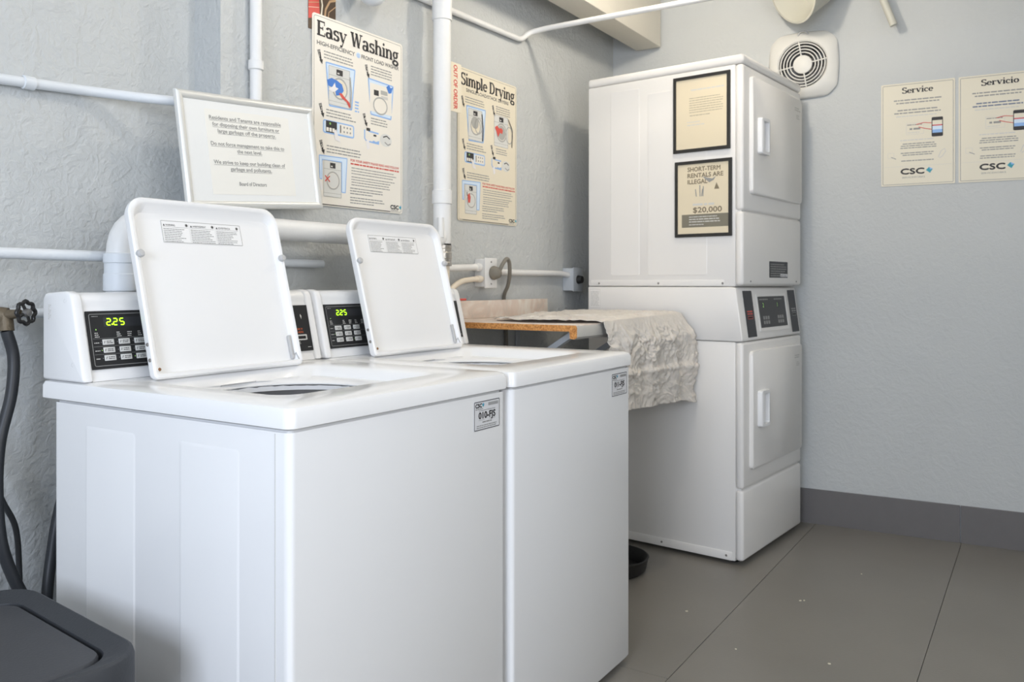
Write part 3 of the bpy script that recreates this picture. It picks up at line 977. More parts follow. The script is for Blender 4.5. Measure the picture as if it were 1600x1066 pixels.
# ---- upper machine
MB().box(0.003, DW - 0.003, YS, DD, 1.092, 1.962, 0.004).obj('upper_body', M_DRYER, d)
MB().box(0.0, DW, -0.001, DD + 0.002, 1.9635, DH, 0.012, 3).obj('top_cap', M_DRYER, d)
MB().box(0.0, DW, 0.0, YS - 0.001, 1.3895, 1.961, 0.012, 3).obj('upper_front', M_DRYER, d)
MB().box(0.0, DW, 0.0, YS - 0.001, 1.096, 1.3865, 0.012, 3).obj('upper_lower_front', M_DRYER, d)
MB().box(0.01, DW - 0.01, 0.012, YS + 0.01, 1.10, 1.955).obj('front_backing', M_DRYER, d)
dryer_door(1.457, 1.922)
# bottom rail on the side with screws
rail = MB().box(0.0005, 0.006, 0.08, DD - 0.015, 1.093, 1.118, 0.0012).obj('side_rail', M_DRYER, d)
for y in (0.085, 0.367, 0.655):
    MB().lathe([(0.0, 0.002), (0.0035, 0.002), (0.0048, 0)], frame((0.0006, y, 1.1045), (0, -1, 0), (0, 0, 1)), n=12).obj('screw', M_SCREW, rail)
for x in (0.075, 0.60):
    MB().lathe([(0.0, 0.002), (0.003, 0.002), (0.0042, 0)], frame((x, 0.0002, 1.112), (1, 0, 0), (0, 0, 1)), n=12).obj('screw', M_SCREW, d)
pl = sheet('data_plate', d, 0.215, 0.068, M_STRIP, 0.002, 0.001, 0.0, frame((0.275, 0.0002, 1.128), (1, 0, 0), (0, 0, 1)))
D = Draw()
D.greek(0.012, 0.054, 0.20, M_LINE, 6, lh=0.0095, th=0.004, seed=77, h=5)
D.rect(0.125, 0.004, 0.212, 0.017, M_LABEL, 5)
D.obj('plate_print', pl)
# pressed relief in the side sheet
for y0, y1, z0, z1 in ((0.150, 0.420, 1.135, 1.90), (0.455, 0.600, 1.135, 1.93)):
    mb = MB()
    a = [(0.0032, y, z) for y, z in rr(y0, y1, z0, z1, 0.010, 4, 2)]
    b = [(0.0018, y, z) for y, z in rr(y0 + 0.005, y1 - 0.005, z0 + 0.005, z1 - 0.005, 0.008, 4, 2)]
    mb.loops([a, b], False, True).obj('pressed_panel', M_DRYER, d, smooth=12)
# ---- lower machine
MB().box(0.003, DW - 0.003, YS, DD, 0.016, 0.874, 0.004).obj('lower_body', M_DRYER, d)
prof = [(DD, 0.876), (DD, 1.090), (0.046, 1.090), (0.030, 1.084), (0.002, 0.884), (0.006, 0.876)]
bm = bmesh.new()
v0 = [bm.verts.new((0.0, a, b)) for a, b in prof]
v1 = [bm.verts.new((DW, a, b)) for a, b in prof]
bm.faces.new(v0)
bm.faces.new(v1[::-1])
for i in range(len(prof)):
    j = (i + 1) % len(prof)
    bm.faces.new((v0[i], v0[j], v1[j], v1[i]))
bmesh.ops.recalc_face_normals(bm, faces=bm.faces[:])
bmesh.ops.bevel(bm, geom=bm.edges[:], offset=0.005, segments=2, profile=0.5, affect='EDGES', clamp_overlap=True)
MB().bm(bm).obj('control_housing', M_DRYER, d, smooth=50)
DUP = Vector((0, 0.028, 0.200)).normalized()
DN = Vector((1, 0, 0)).cross(DUP)


def dslant(x, z, off=0.0):
    k = (z - 0.884) / DUP.z
    return frame(Vector((x, 0.002, 0.884)) + DUP * k + DN * off, (1, 0, 0), DUP)


for x0, x1, mtx in ((0.058, 0.148, M_RED), (0.562, 0.648, M_LINE)):
    st = sheet('payment_strip', d, x1 - x0, 0.186, M_STRIP, 0.002, 0.0012, 0.0, dslant(x0, 0.890, 0.0006))
    D = Draw()
    D.greek(0.018, 0.100, 0.075, mtx, 2, lh=0.010, th=0.0055, seed=5, ragged=0.05, h=5)
    D.border(0.020, 0.072, 0.072, 0.084, 0.003, 0.0022, mtx, 5)
    D.rect(0.024, 0.0755, 0.068, 0.0805, M_GAP, 6)
    D.obj('strip_print', st)
cp = sheet('control_panel', d, 0.312, 0.128, M_PANEL, 0.003, 0.0012, 0.0, dslant(0.200, 0.922, 0.0006))
mb = MB()
a, b = rr(-0.012, 0.324, -0.016, 0.140, 0.006, 4, 1), rr(-0.001, 0.313, -0.001, 0.129, 0.003, 4, 1)
mb.loops([[(u, v, 0.0) for u, v in a], [(u, v, 0.003) for u, v in a], [(u, v, 0.003) for u, v in b], [(u, v, 0.0) for u, v in b]])
mb.obj('panel_bezel', M_DRYER, cp)
D = Draw()
for k in range(2):
    u = 0.020 + k * 0.165
    D.greek(u, 0.114, u + 0.10, M_LINE, 1, th=0.005, seed=60 + k, h=5)
    D.text('1' if k else '2', u + 0.030, 0.084, 0.018, M_LEDDIM, h=5)
    D.rect(u + 0.02, 0.080, u + 0.06, 0.106, M_STRIP, 4.2)
    for i in range(3):
        for j in range(2):
            D.rrect(u + 0.018 + i * 0.025, 0.014 + j * 0.019, u + 0.037 + i * 0.025, 0.028 + j * 0.019, 0.002, M_LINE, 5)
D.obj('panel_print', cp)
MB().box(0.0, DW, 0.0, YS - 0.001, 0.3005, 0.8735, 0.012, 3).obj('lower_front', M_DRYER, d)
MB().box(0.0, DW, 0.0, YS - 0.001, 0.020, 0.2965, 0.012, 3).obj('kick_panel', M_DRYER, d)
MB().box(0.01, DW - 0.01, 0.012, YS + 0.01, 0.03, 0.87).obj('front_backing', M_DRYER, d)
dryer_door(0.370, 0.836)
rail = MB().box(0.0005, 0.006, 0.045, DD - 0.01, 0.017, 0.050, 0.0012).obj('side_rail', M_DRYER, d)
for y in (0.07, 0.352, 0.62):
    MB().lathe([(0.0, 0.002), (0.0035, 0.002), (0.0048, 0)], frame((0.0006, y, 0.034), (0, -1, 0), (0, 0, 1)), n=12).obj('screw', M_SCREW, rail)
for x in (0.06, 0.60):
    for y in (0.06, 0.64):
        MB().lathe([(0.0, 0), (0.02, 0), (0.022, 0.006), (0.01, 0.010), (0.01, 0.018)], Matrix.Translation((x, y, 0))).obj('foot', M_BLACK, d)
lb = sheet('side_label', d, 0.056, 0.082, M_DRYER, 0.002, 0.0008, 0.0, frame((0.0002, 0.702, 0.998), (0, -1, 0), (0, 0, 1)))
D = Draw()
D.border(0.001, 0.001, 0.055, 0.081, 0.002, 0.001, M_LINE2, 4)
D.greek(0.005, 0.068, 0.050, M_LINE2, 11, lh=0.006, th=0.0035, seed=90, h=4)
D.obj('label_print', lb)


# ------------------------------------------------------------------ black frames on the dryer side
def side_frame(name, label, y_left, z0, w_, h_, fill):
    M = DM @ frame((0.0005, y_left, z0), (0, -1, 0), (0, 0, 1))
    t = thing(name, label, 'picture frame', M, 'black frames on the dryer')
    fw = 0.013
    mb = MB()
    a, b, c_ = rr(0, w_, 0, h_, 0.001, 2, 1), rr(0.002, w_ - 0.002, 0.002, h_ - 0.002, 0.001, 2, 1), rr(fw, w_ - fw, fw, h_ - fw, 0.001, 2, 1)
    mb.loops([[(u, v, 0) for u, v in a], [(u, v, 0.006) for u, v in a], [(u, v, 0.008) for u, v in b], [(u, v, 0.008) for u, v in c_], [(u, v, 0.003) for u, v in c_]], True)
    mb.obj('frame_border', M_BLKFR, t, smooth=20)
    sh = sheet('paper', t, w_ - 2 * fw + 0.002, h_ - 2 * fw + 0.002, M_CREAM, 0.001, 0.0008, 0.0, Matrix.Translation((fw - 0.001, fw - 0.001, 0.003)))
    D = Draw()
    fill(D, w_ - 2 * fw, h_ - 2 * fw)
    D.obj('paper_print', sh, Matrix.Translation((0.001, 0.001, 0)))
    return t


def fill_letter(D, w_, h_):
    g = mat('faded_ink', (0.44, 0.39, 0.28), 0.6, var=0.03)
    D.greek(0.065, h_ - 0.048, w_ - 0.012, M_LINE2, 1, th=0.005, seed=1, ragged=0.02, h=4)
    D.greek(0.058, h_ - 0.080, w_ - 0.008, g, 7, lh=0.0095, th=0.0030, seed=2, ragged=0.12, h=4)
    D.greek(0.060, h_ - 0.150, 0.150, g, 1, th=0.0034, seed=3, ragged=0.05, h=4)
    D.greek(0.048, h_ - 0.176, 0.105, M_LINE2, 1, th=0.0032, seed=4, ragged=0.05, h=4)
    D.greek(0.048, h_ - 0.188, 0.128, M_LINE2, 1, th=0.0036, seed=5, ragged=0.05, h=4)


def fill_rental(D, w_, h_):
    g = mat('brown_ink', (0.22, 0.18, 0.12), 0.6, var=0.03)
    band = mat('band_olive', (0.20, 0.185, 0.14), 0.55, var=0.05)
    D.text('SHORT-TERM', 0.044, h_ - 0.030, 0.0175, g, width=0.140, h=4, bold=0.04)
    D.text('RENTALS ARE', 0.044, h_ - 0.055, 0.0175, g, width=0.152, h=4, bold=0.04)
    D.text('ILLEGAL', 0.044, h_ - 0.080, 0.0175, g, width=0.085, h=4, bold=0.04)
    # bird in flight, tall stems and a small tent shape
    D.poly([(0.108, h_ - 0.052), (0.125, h_ - 0.058), (0.150, h_ - 0.064), (0.166, h_ - 0.055), (0.156, h_ - 0.070), (0.138, h_ - 0.078), (0.122, h_ - 0.066)], M_LINE, 5)
    for k, (u, t_) in enumerate(((0.082, 0.03), (0.098, 0.045), (0.110, 0.040), (0.104, 0.03))):
        D.stroke([(u, h_ - 0.132), (u - 0.004 + 0.003 * k, h_ - 0.132 + t_)], 0.004, M_LINE, 4)
    D.poly([(0.158, h_ - 0.106), (0.180, h_ - 0.106), (0.168, h_ - 0.080)], g, 4)
    D.greek(0.066, h_ - 0.168, 0.158, M_LINE2, 1, th=0.008, seed=8, ragged=0, h=4)
    D.text('$20,000', 0.068, h_ - 0.196, 0.021, g, width=0.122, h=4, bold=0.04)
    D.rect(0.018, 0.026, w_, 0.078, band, 4)
    D.greek(0.050, 0.066, 0.185, M_LINE2, 1, th=0.0034, seed=9, h=5)
    D.greek(0.050, 0.056, 0.195, M_LINE2, 2, lh=0.010, th=0.004, seed=10, h=5)
    D.greek(0.050, 0.035, 0.120, M_LINE2, 1, th=0.003, seed=11, h=5)


side_frame('letter_frame', 'black frame holding a faded cream letter, upper one on the dryer side', 0.2965, 1.634, 0.245, 0.308, fill_letter)
side_frame('notice_frame', 'black frame with short-term rentals notice reading $20,000 on the dryer side', 0.2895, 1.291, 0.245, 0.307, fill_rental)


# ================================================================== POSTERS ON THE LONG WALL
def arrow_tag(D, u, v, num, s_=1.0):
    """small dark slanted tag pointing down with a number"""
    a = [(0, 0.002), (0.012, 0.006), (0.018, -0.024), (0.023, -0.022), (0.021, -0.038), (0.009, -0.027), (0.012, -0.026)]
    D.poly([(u + x * s_, v + y * s_) for x, y in a], M_INK, 2)
    D.text(num, u + 0.0075 * s_, v - 0.018 * s_, 0.012 * s_, M_POSTER, h=3)
    for k in range(2):
        D.stroke([(u + 0.001, v - 0.001 - 0.004 * k), (u + 0.013 * s_, v + 0.003 - 0.004 * k)], 0.0012, M_POSTER, 3)


def machine(D, u0, v0, u1, v1, disp=True, door=True, doorfill=M_ARTD):
    D.rect(u0, v0, u1, v1, M_ART, 2)
    D.border(u0, v0, u1, v1, 0.002, 0.0015, M_ARTD, 3)
    w_, h_ = u1 - u0, v1 - v0
    D.rect(u0, v0 + h_ * 0.76, u1, v0 + h_ * 0.772, M_ARTD, 3)
    D.rect(u0, v0 + h_ * 0.10, u1, v0 + h_ * 0.11, M_ARTD, 3)
    if disp:
        D.rect(u0 + w_ * 0.36, v0 + h_ * 0.80, u0 + w_ * 0.66, v0 + h_ * 0.95, M_INK, 3)
        D.rect(u0 + w_ * 0.40, v0 + h_ * 0.83, u0 + w_ * 0.50, v0 + h_ * 0.87, M_LINE2, 4)
    if door:
        cx, cy, r_ = u0 + w_ * 0.52, v0 + h_ * 0.46, w_ * 0.37
        D.ell(cx, cy, r_, r_, M_POSTER, 3)
        D.ering(cx, cy, r_, r_, r_ * 0.16, M_ARTD, 4)
        D.ell(cx, cy, r_ * 0.78, r_ * 0.78, doorfill, 4)


def blue_pane(D, pts, th=0.0045):
    D.poly(pts, M_BLUEL, 1)
    P = pts + [pts[0]]
    for a, b in zip(P, P[1:]):
        D.stroke([a, b], th, M_BLUE, 1.6)


def wall_poster(name, label, x, z, w_, h_, paper, title, sub, kind):
    t = thing(name, label, 'poster', wall_frame(x, z, 0.0045))
    sheet('sheet', t, w_, h_, paper, 0.010, 0.002, -0.002)
    D = Draw()
    D.border(0.006, 0.004, w_ - 0.006, h_ - 0.006, 0.008, 0.0016, M_LINE, 1)
    D.rect(0.03, 0.003, w_ - 0.065, 0.0056, M_INK, 2)
    D.obj('border_line', t)
    D = Draw()
    D.slab(title, 0.019, h_ - 0.066, 0.384, 0.047, M_INK, 2)
    D.obj('title_text', t)
    D = Draw()
    if kind == 'wash':
        D.text('HIGH-EFFICIENCY', 0.019, h_ - 0.094, 0.0125, M_LINED, width=0.166, h=1, bold=0.03)
        D.ell(0.202, h_ - 0.087, 0.010, 0.009, M_BLUEL, 1)
        D.text('@', 0.195, h_ - 0.093, 0.011, M_BLUE, h=2)
        D.text('FRONT LOAD WASHER', 0.217, h_ - 0.094, 0.0125, M_LINED, width=0.186, h=1, bold=0.03)
    else:
        D.text(sub, 0.055, h_ - 0.088, 0.0125, M_LINED, width=0.300, h=1, bold=0.03)
    D.obj('subtitle_text', t)
    D = Draw()
    D.greek(0.048, 0.477, 0.180, M_LINE, 3, lh=0.0095, th=0.0036, seed=101, ragged=0.12)
    D.greek(0.262, 0.477, 0.370, M_LINE, 4, lh=0.0090, th=0.0036, seed=102, ragged=0.2)
    D.greek(0.058, 0.298, 0.195, M_LINE, 3, lh=0.0095, th=0.0038, seed=103, ragged=0.2)
    D.greek(0.262, 0.305, 0.365, M_LINE, 3, lh=0.0090, th=0.0036, seed=104, ragged=0.25)
    D.greek(0.060, 0.186, 0.225, M_LINE, 3, lh=0.0095, th=0.0038, seed=105, ragged=0.1)
    D.greek(0.170, 0.130, 0.392, M_LINE, 3, lh=0.0090, th=0.0030, seed=106, ragged=0.1)
    D.greek(0.170, 0.101, 0.392, M_LINE, 4, lh=0.0085, th=0.0030, seed=107, ragged=0.2)
    D.greek(0.164, 0.064, 0.330, M_LINE, 3, lh=0.0085, th=0.0034, seed=108, ragged=0.5)
    D.greek(0.164, 0.034, 0.340, M_LINE, 3, lh=0.0085, th=0.0034, seed=109, ragged=0.4)
    D.obj('small_print', t)
    D = Draw()
    D.text('FOR YOUR SAFETY PLEASE READ AND FOLLOW', 0.166, 0.152, 0.0075, M_RED, width=0.238, h=1, bold=0.04)
    D.greek(0.166, 0.142, 0.404, M_RED, 1, th=0.0048, seed=110, ragged=0)
    D.obj('red_heading', t)
    D = Draw()
    csc_logo(D, 0.360, 0.014, 0.013, 0.042, 2)
    D.greek(0.362, 0.0085, 0.402, M_LINE, 1, th=0.0024, seed=111, ragged=0)
    D.obj('logo', t)
    D = Draw()
    for (u, v), n in zip(((0.020, 0.474), (0.232, 0.474), (0.026, 0.310), (0.222, 0.312), (0.028, 0.197)), '12345'):
        arrow_tag(D, u, v, n)
    D.obj('step_arrow', t)
    # step pictures
    D = Draw()
    blue_pane(D, [(0.057, 0.446), (0.186, 0.448), (0.171, 0.318), (0.072, 0.314)])
    machine(D, 0.068, 0.318, 0.162, 0.440, doorfill=M_POSTERB)
    if kind == 'wash':
        D.poly([(0.060, 0.392), (0.080, 0.402), (0.105, 0.398), (0.126, 0.390), (0.134, 0.372), (0.122, 0.356), (0.100, 0.350), (0.094, 0.370), (0.066, 0.376)], M_BLUED, 5)
        D.poly([(0.066, 0.364), (0.084, 0.376), (0.094, 0.390), (0.098, 0.376), (0.110, 0.374), (0.098, 0.364), (0.084, 0.358)], M_SKIN, 6)
        D.poly([(0.112, 0.360), (0.124, 0.362), (0.140, 0.350), (0.160, 0.338), (0.166, 0.326), (0.158, 0.322), (0.146, 0.338), (0.126, 0.346)], M_RED, 6)
        D.stroke([(0.162, 0.420), (0.168, 0.372), (0.164, 0.320)], 0.006, M_ARTD, 6)
        D.greek(0.186, 0.344, 0.206, M_BLUE, 4, lh=0.010, th=0.005, seed=112)
    else:
        D.ell(0.112, 0.388, 0.024, 0.024, M_ARTD, 6)
        D.ering(0.136, 0.378, 0.026, 0.032, 0.004, M_ARTD, 6)
        D.stroke([(0.160, 0.430), (0.168, 0.372), (0.164, 0.322)], 0.006, M_INK, 6)
    D.obj('step_picture', t)
    D = Draw()
    if kind == 'wash':
        blue_pane(D, [(0.250, 0.436), (0.374, 0.432), (0.362, 0.318), (0.262, 0.320)])
        D.rect(0.256, 0.330, 0.366, 0.424, M_POSTER, 2)
        D.rect(0.276, 0.386, 0.300, 0.404, M_INK, 3)
        D.rect(0.310, 0.394, 0.344, 0.408, M_ARTD, 3)
        D.rect(0.312, 0.380, 0.346, 0.390, M_LINE2, 3)
        D.ell(0.308, 0.354, 0.034, 0.028, M_POSTER, 3)
        D.ering(0.308, 0.354, 0.036, 0.030, 0.005, M_ARTD, 4)
        D.poly([(0.338, 0.424), (0.352, 0.434), (0.360, 0.424), (0.372, 0.430), (0.364, 0.408), (0.350, 0.404)], M_BLUED, 4)
    else:
        machine(D, 0.248, 0.318, 0.352, 0.446, doorfill=M_ARTD)
        D.ering(0.360, 0.374, 0.028, 0.036, 0.004, M_ARTD, 5)
        D.poly([(0.252, 0.392), (0.268, 0.402), (0.284, 0.392), (0.300, 0.396), (0.312, 0.388), (0.306, 0.372), (0.290, 0.376), (0.276, 0.356), (0.266, 0.372)], M_RED, 6)
        D.stroke([(0.352, 0.440), (0.384, 0.400), (0.380, 0.326)], 0.005, M_INK, 6)
    D.obj('step_picture', t)
    D = Draw()
    D.rrect(0.044, 0.226, 0.182, 0.268, 0.008, M_BLUEL, 1)
    D.border(0.044, 0.226, 0.182, 0.268, 0.008, 0.004, M_BLUE, 2)
    D.rect(0.056, 0.230, 0.104, 0.266, M_INK, 3)
    D.ell(0.074, 0.258, 0.004, 0.004, M_GREEN, 4, 8)
    for k in range(3):
        D.rect(0.058 + k * 0.013, 0.233, 0.068 + k * 0.013, 0.245, M_POSTER, 4)
    D.rrect(0.114, 0.232, 0.176, 0.264, 0.004, M_POSTER, 3)
    for j in range(2):
        for k in range(3):
            D.ell(0.136 + k * 0.014, 0.241 + j * 0.014, 0.0035, 0.0035, M_LINE, 4, 8)
    D.rect(0.118, 0.236, 0.122, 0.260, M_INK, 4)
    D.poly([(0.090, 0.236), (0.100, 0.244), (0.108, 0.226), (0.120, 0.206), (0.096, 0.210)], M_SKIN, 5)
    D.obj('step_picture', t)
    D = Draw()
    D.stroke([(0.232, 0.264), (0.232, 0.236), (0.240, 0.228), (0.300, 0.226)], 0.005, M_BLUE, 1)
    D.stroke([(0.250, 0.262), (0.300, 0.260)], 0.005, M_BLUE, 1)
    D.rect(0.240, 0.262, 0.258, 0.272, M_INK, 2)
    D.rect(0.272, 0.234, 0.300, 0.256, M_POSTER, 2)
    D.rect(0.274, 0.248, 0.288, 0.254, M_INK, 3)
    D.poly([(0.262, 0.226), (0.275, 0.234), (0.285, 0.230), (0.302, 0.236), (0.302, 0.224)], M_BLUE, 3)
    D.ell(0.336, 0.243, 0.030, 0.022, M_ART, 2)
    D.stroke([(0.322, 0.252), (0.340, 0.258), (0.356, 0.250)], 0.004, M_INK, 3)
    D.stroke([(0.330, 0.236), (0.346, 0.228), (0.360, 0.234)], 0.004, M_LINE, 3)
    D.poly([(0.236, 0.226), (0.252, 0.236), (0.256, 0.206), (0.244, 0.200)], M_SKIN, 3)
    D.obj('step_picture', t)
    D = Draw()
    blue_pane(D, [(0.028, 0.154), (0.150, 0.158), (0.142, 0.048), (0.126, 0.048), (0.126, 0.144), (0.040, 0.142), (0.040, 0.082), (0.031, 0.082)], 0.003)
    machine(D, 0.046, 0.029, 0.124, 0.142, doorfill=M_ART)
    if kind == 'wash':
        D.stroke([(0.052, 0.094), (0.072, 0.076)], 0.004, M_RED, 6)
        D.stroke([(0.052, 0.076), (0.072, 0.094)], 0.004, M_RED, 6)
        D.poly([(0.022, 0.070), (0.036, 0.076), (0.042, 0.052), (0.036, 0.046), (0.028, 0.050)], M_SKIN, 6)
    else:
        D.poly([(0.062, 0.100), (0.074, 0.110), (0.082, 0.094), (0.078, 0.072), (0.066, 0.072)], M_RED, 6)
        D.stroke([(0.058, 0.112), (0.060, 0.098)], 0.004, M_INK, 6)
    D.obj('step_picture', t)
    return t


wall_poster('washing_poster', 'white Easy Washing instruction poster hanging beside the framed notice', 0.882, 1.345, 0.423, 0.588, M_POSTER, 'Easy Washing', '', 'wash')
wall_poster('drying_poster', 'cream Simple Drying instruction poster right of the upright waste pipe', 1.630, 1.345, 0.418, 0.588, M_POSTERB, 'Simple Drying', 'SINGLE LOAD/STACK DRYERS', 'dry')

# red and brown picture showing above the washing poster
t = thing('picture_poster', 'red and brown printed picture above the Easy Washing poster', 'poster', wall_frame(0.868, 1.880, 0.0018))
sheet('sheet', t, 0.116, 0.30, M_BROWN, 0.001, 0.001, -0.001)
D = Draw()
D.poly([(0.0, 0.03), (0.048, 0.045), (0.040, 0.16), (0.0, 0.16)], M_RED, 1)
D.stroke([(0.0, 0.078), (0.044, 0.090)], 0.002, M_TAN, 2)
D.stroke([(0.0, 0.064), (0.044, 0.074)], 0.0012, M_POSTERB, 2)
D.stroke([(0.044, 0.16), (0.050, 0.120), (0.058, 0.085), (0.052, 0.04)], 0.006, M_POSTERB, 2)
D.stroke([(0.066, 0.03), (0.072, 0.075), (0.090, 0.105), (0.116, 0.115)], 0.007, M_TAN, 2)
D.stroke([(0.080, 0.03), (0.086, 0.070), (0.116, 0.095)], 0.003, M_TAN, 2)
D.obj('picture_print', t)

# narrow OUT OF ORDER sign by the pipe
t = thing('out_of_order_sign', 'narrow white sign with red OUT OF ORDER lettering taped to the pipe', 'sign', frame((1.458, -0.098, 1.722), (1, 0, 0), (0, 0, 1)))
sheet('sign_board', t, 0.066, 0.176, M_POSTERB, 0.002, 0.003, -0.003)
D = Draw()
D.text('OUT OF ORDER', 0.020, 0.168, 0.022, M_RED, width=0.158, h=1, rot=-PI / 2, bold=0.04)
D.obj('sign_text', t)

# framed notice: rests on the big pipe and leans back against the wall
roll = 0.072
lean = math.asin((0.071 - 0.048) / 0.302)
upv = Vector((0, math.sin(lean), math.cos(lean)))
rt = Vector((1, 0, 0)) * math.cos(roll) + upv * math.sin(roll)
up2 = upv * math.cos(roll) - Vector((1, 0, 0)) * math.sin(roll)
t = thing('framed_notice', 'silver framed typed notice leaning on the wall above the washers', 'framed notice', frame((0.385, -0.076, 1.290), rt, up2))
NW, NH = 0.467, 0.302
for name, a in (('frame_rail', ((0, 0), (NW, 0), (NW - 0.022, 0.022), (0.022, 0.022))), ('frame_rail', ((0, NH), (0.022, NH - 0.022), (NW - 0.022, NH - 0.022), (NW, NH))),
                ('frame_rail', ((0, 0), (0.022, 0.022), (0.022, NH - 0.022), (0, NH))), ('frame_rail', ((NW, 0), (NW, NH), (NW - 0.022, NH - 0.022), (NW - 0.022, 0.022)))):
    mb = MB()
    cu, cv = sum(p[0] for p in a) / 4, sum(p[1] for p in a) / 4
    # rounded snap profile: outer edge, crown, inner edge
    inner = [p for p in a if 0.01 < p[0] < NW - 0.01 and 0.01 < p[1] < NH - 0.01]
    outer = [p for p in a if p not in inner]
    if (Vector(inner[0]) - Vector(outer[0])).length > (Vector(inner[1]) - Vector(outer[0])).length:
        inner = inner[::-1]
    rows = []
    for k, hgt in ((0.0, 0.0), (0.0, 0.006), (0.12, 0.0105), (0.35, 0.013), (0.65, 0.012), (0.9, 0.009), (1.0, 0.004)):
        rows.append([(outer[i][0] + (inner[i][0] - outer[i][0]) * k, outer[i][1] + (inner[i][1] - outer[i][1]) * k, hgt) for i in (0, 1)])
    mb.loops(rows, close=False)
    mb.obj('frame_rail', M_FRAME, t, smooth=50)
sheet('backing', t, NW - 0.004, NH - 0.004, M_MATB, 0.001, 0.006, 0.0, Matrix.Translation((0.002, 0.002, 0)))
ns = sheet('notice_sheet', t, 0.285, 0.222, M_PAPER, 0.001, 0.0006, 0.0, Matrix.Translation((0.082, 0.038, 0.006)))
D = Draw()
lines = [('Residents and Tenants are responsible', .196, .242, 1), ('for disposing their own furniture or', .179, .226, 1), ('large garbage off the property.', .162, .196, 1),
         ('Do not force management to take this to', .128, .248, 1), ('the next level.', .111, .084, 1),
         ('We strive to keep our building clean of', .080, .242, 1), ('garbage and pollutants.', .063, .140, 1), ('Board of Directors', .024, .092, 0)]
for b_, v, wd, ul in lines:
    D.text(b_, 0.134, v, 0.0100, M_LINE, width=wd, align='c', h=3, bold=0.03)
    if ul:
        D.rect(0.134 - wd / 2, v - 0.0032, 0.134 + wd / 2, v - 0.0022, M_LINE, 3)
D.obj('notice_text', ns)


# ------------------------------------------------------------------ service posters on the far wall
def service_poster(name, label, d0, title, spanish):
    w_, h_ = 0.290, 0.450
    t = thing(name, label, 'poster', far_frame(d0, 1.533, 0.003))
    sheet('sheet', t, w_, h_, M_PAPERF, 0.004, 0.002, -0.002)
    D = Draw()
    D.border(0.006, 0.006, w_ - 0.006, h_ - 0.006, 0.005, 0.002, M_LINE, 1)
    D.rect(0.012, 0.084, w_ - 0.012, 0.085, M_LINE2, 1)
    D.rect(0.012, 0.312, 0.07, 0.3125, M_LINE2, 1)
    D.obj('border_line', t)
    D = Draw()
    D.slab(title, 0.084, 0.404, 0.122 if not spanish else 0.138, 0.026, M_INK, 2, 0.15)
    D.obj('title_text', t)
    D = Draw()
    D.greek(0.050, 0.372, 0.240, M_LINE, 2, lh=0.0125, th=0.0052, seed=201, ragged=0.18, center=True)
    D.greek(0.052, 0.328, 0.236, M_LINE if not spanish else mat('print_slate_blue', (0.13, 0.17, 0.27), 0.6, var=0.03), 2, lh=0.0125, th=0.0052, seed=202, ragged=0.2, center=True)
    D.greek(0.060, 0.302, 0.220, M_LINE2, 1, th=0.004, seed=203, ragged=0.05, center=True)
    D.greek(0.077, 0.196, 0.212, M_LINE2, 1, th=0.0045, seed=204, ragged=0.05)
    D.greek(0.077, 0.180, 0.220, M_LINE, 3, lh=0.009, th=0.0042, seed=205, ragged=0.3, center=True)
    D.greek(0.079, 0.140, 0.212, M_LINE, 2, lh=0.009, th=0.0042, seed=206, ragged=0.2, center=True)
    D.greek(0.079, 0.106, 0.210, M_LINE, 1 + spanish, lh=0.009, th=0.0042, seed=207, ragged=0.05, center=True)
    D.obj('small_print', t)
    D = Draw()
    D.rrect(0.200, 0.206, 0.244, 0.290, 0.005, M_INK, 1)
    D.rect(0.203, 0.258, 0.241, 0.276, M_PAPERF, 2)
    D.rect(0.203, 0.222, 0.241, 0.258, M_BLUEL, 2)
    D.rect(0.203, 0.222, 0.241, 0.236, M_BLUE, 3)
    D.rect(0.203, 0.252, 0.241, 0.257, M_RED, 3)
    D.stroke([(0.140, 0.264), (0.170, 0.270), (0.200, 0.266)], 0.003, M_RED, 3)
    D.stroke([(0.150, 0.252), (0.175, 0.244), (0.200, 0.238)], 0.003, M_RED, 3)
    D.obj('phone_picture', t)
    D = Draw()
    D.border(0.100, 0.222, 0.170, 0.272, 0.003, 0.0012, M_LINE2, 1)
    D.greek(0.104, 0.262, 0.166, M_LINE, 1, th=0.004, seed=208, ragged=0.2)
    D.greek(0.114, 0.242, 0.156, M_LINE, 1, th=0.008, seed=209, ragged=0)
    D.greek(0.106, 0.229, 0.160, M_LINE2, 1, th=0.003, seed=210)
    D.obj('sample_label_picture', t)
    D = Draw()
    D.border(0.026, 0.122, 0.052, 0.146, 0.002, 0.0012, M_LINE2, 1)
    D.stroke([(0.040, 0.128), (0.060, 0.118)], 0.003, M_LINE, 1)
    D.stroke([(0.226, 0.116), (0.236, 0.142), (0.250, 0.152), (0.254, 0.140), (0.242, 0.120), (0.230, 0.112)], 0.003, M_LINE2, 1)
    D.obj('phone_icon', t)
    D = Draw()
    csc_logo(D, 0.079, 0.050, 0.024, 0.092, 1)
    D.text('CSC', 0.0795, 0.0502, 0.024, M_INK, width=0.092, h=2)
    D.text('SERVICEWORKS', 0.084, 0.032, 0.0075, M_LINE, width=0.090, h=1)
    D.obj('logo', t)
    return t


service_poster('service_poster', 'cream poster headed Service on the end wall', 1.276, 'Service', 0)
service_poster('service_poster', 'cream poster headed Servicio in Spanish on the end wall', 1.579, 'Servicio', 1)

# ------------------------------------------------------------------ exhaust fan on the far wall
t = thing('exhaust_fan', 'round grilled exhaust fan in a square white housing above the dryer', 'fan', far_frame(0.946, 2.112, 0.001))
mb = MB()


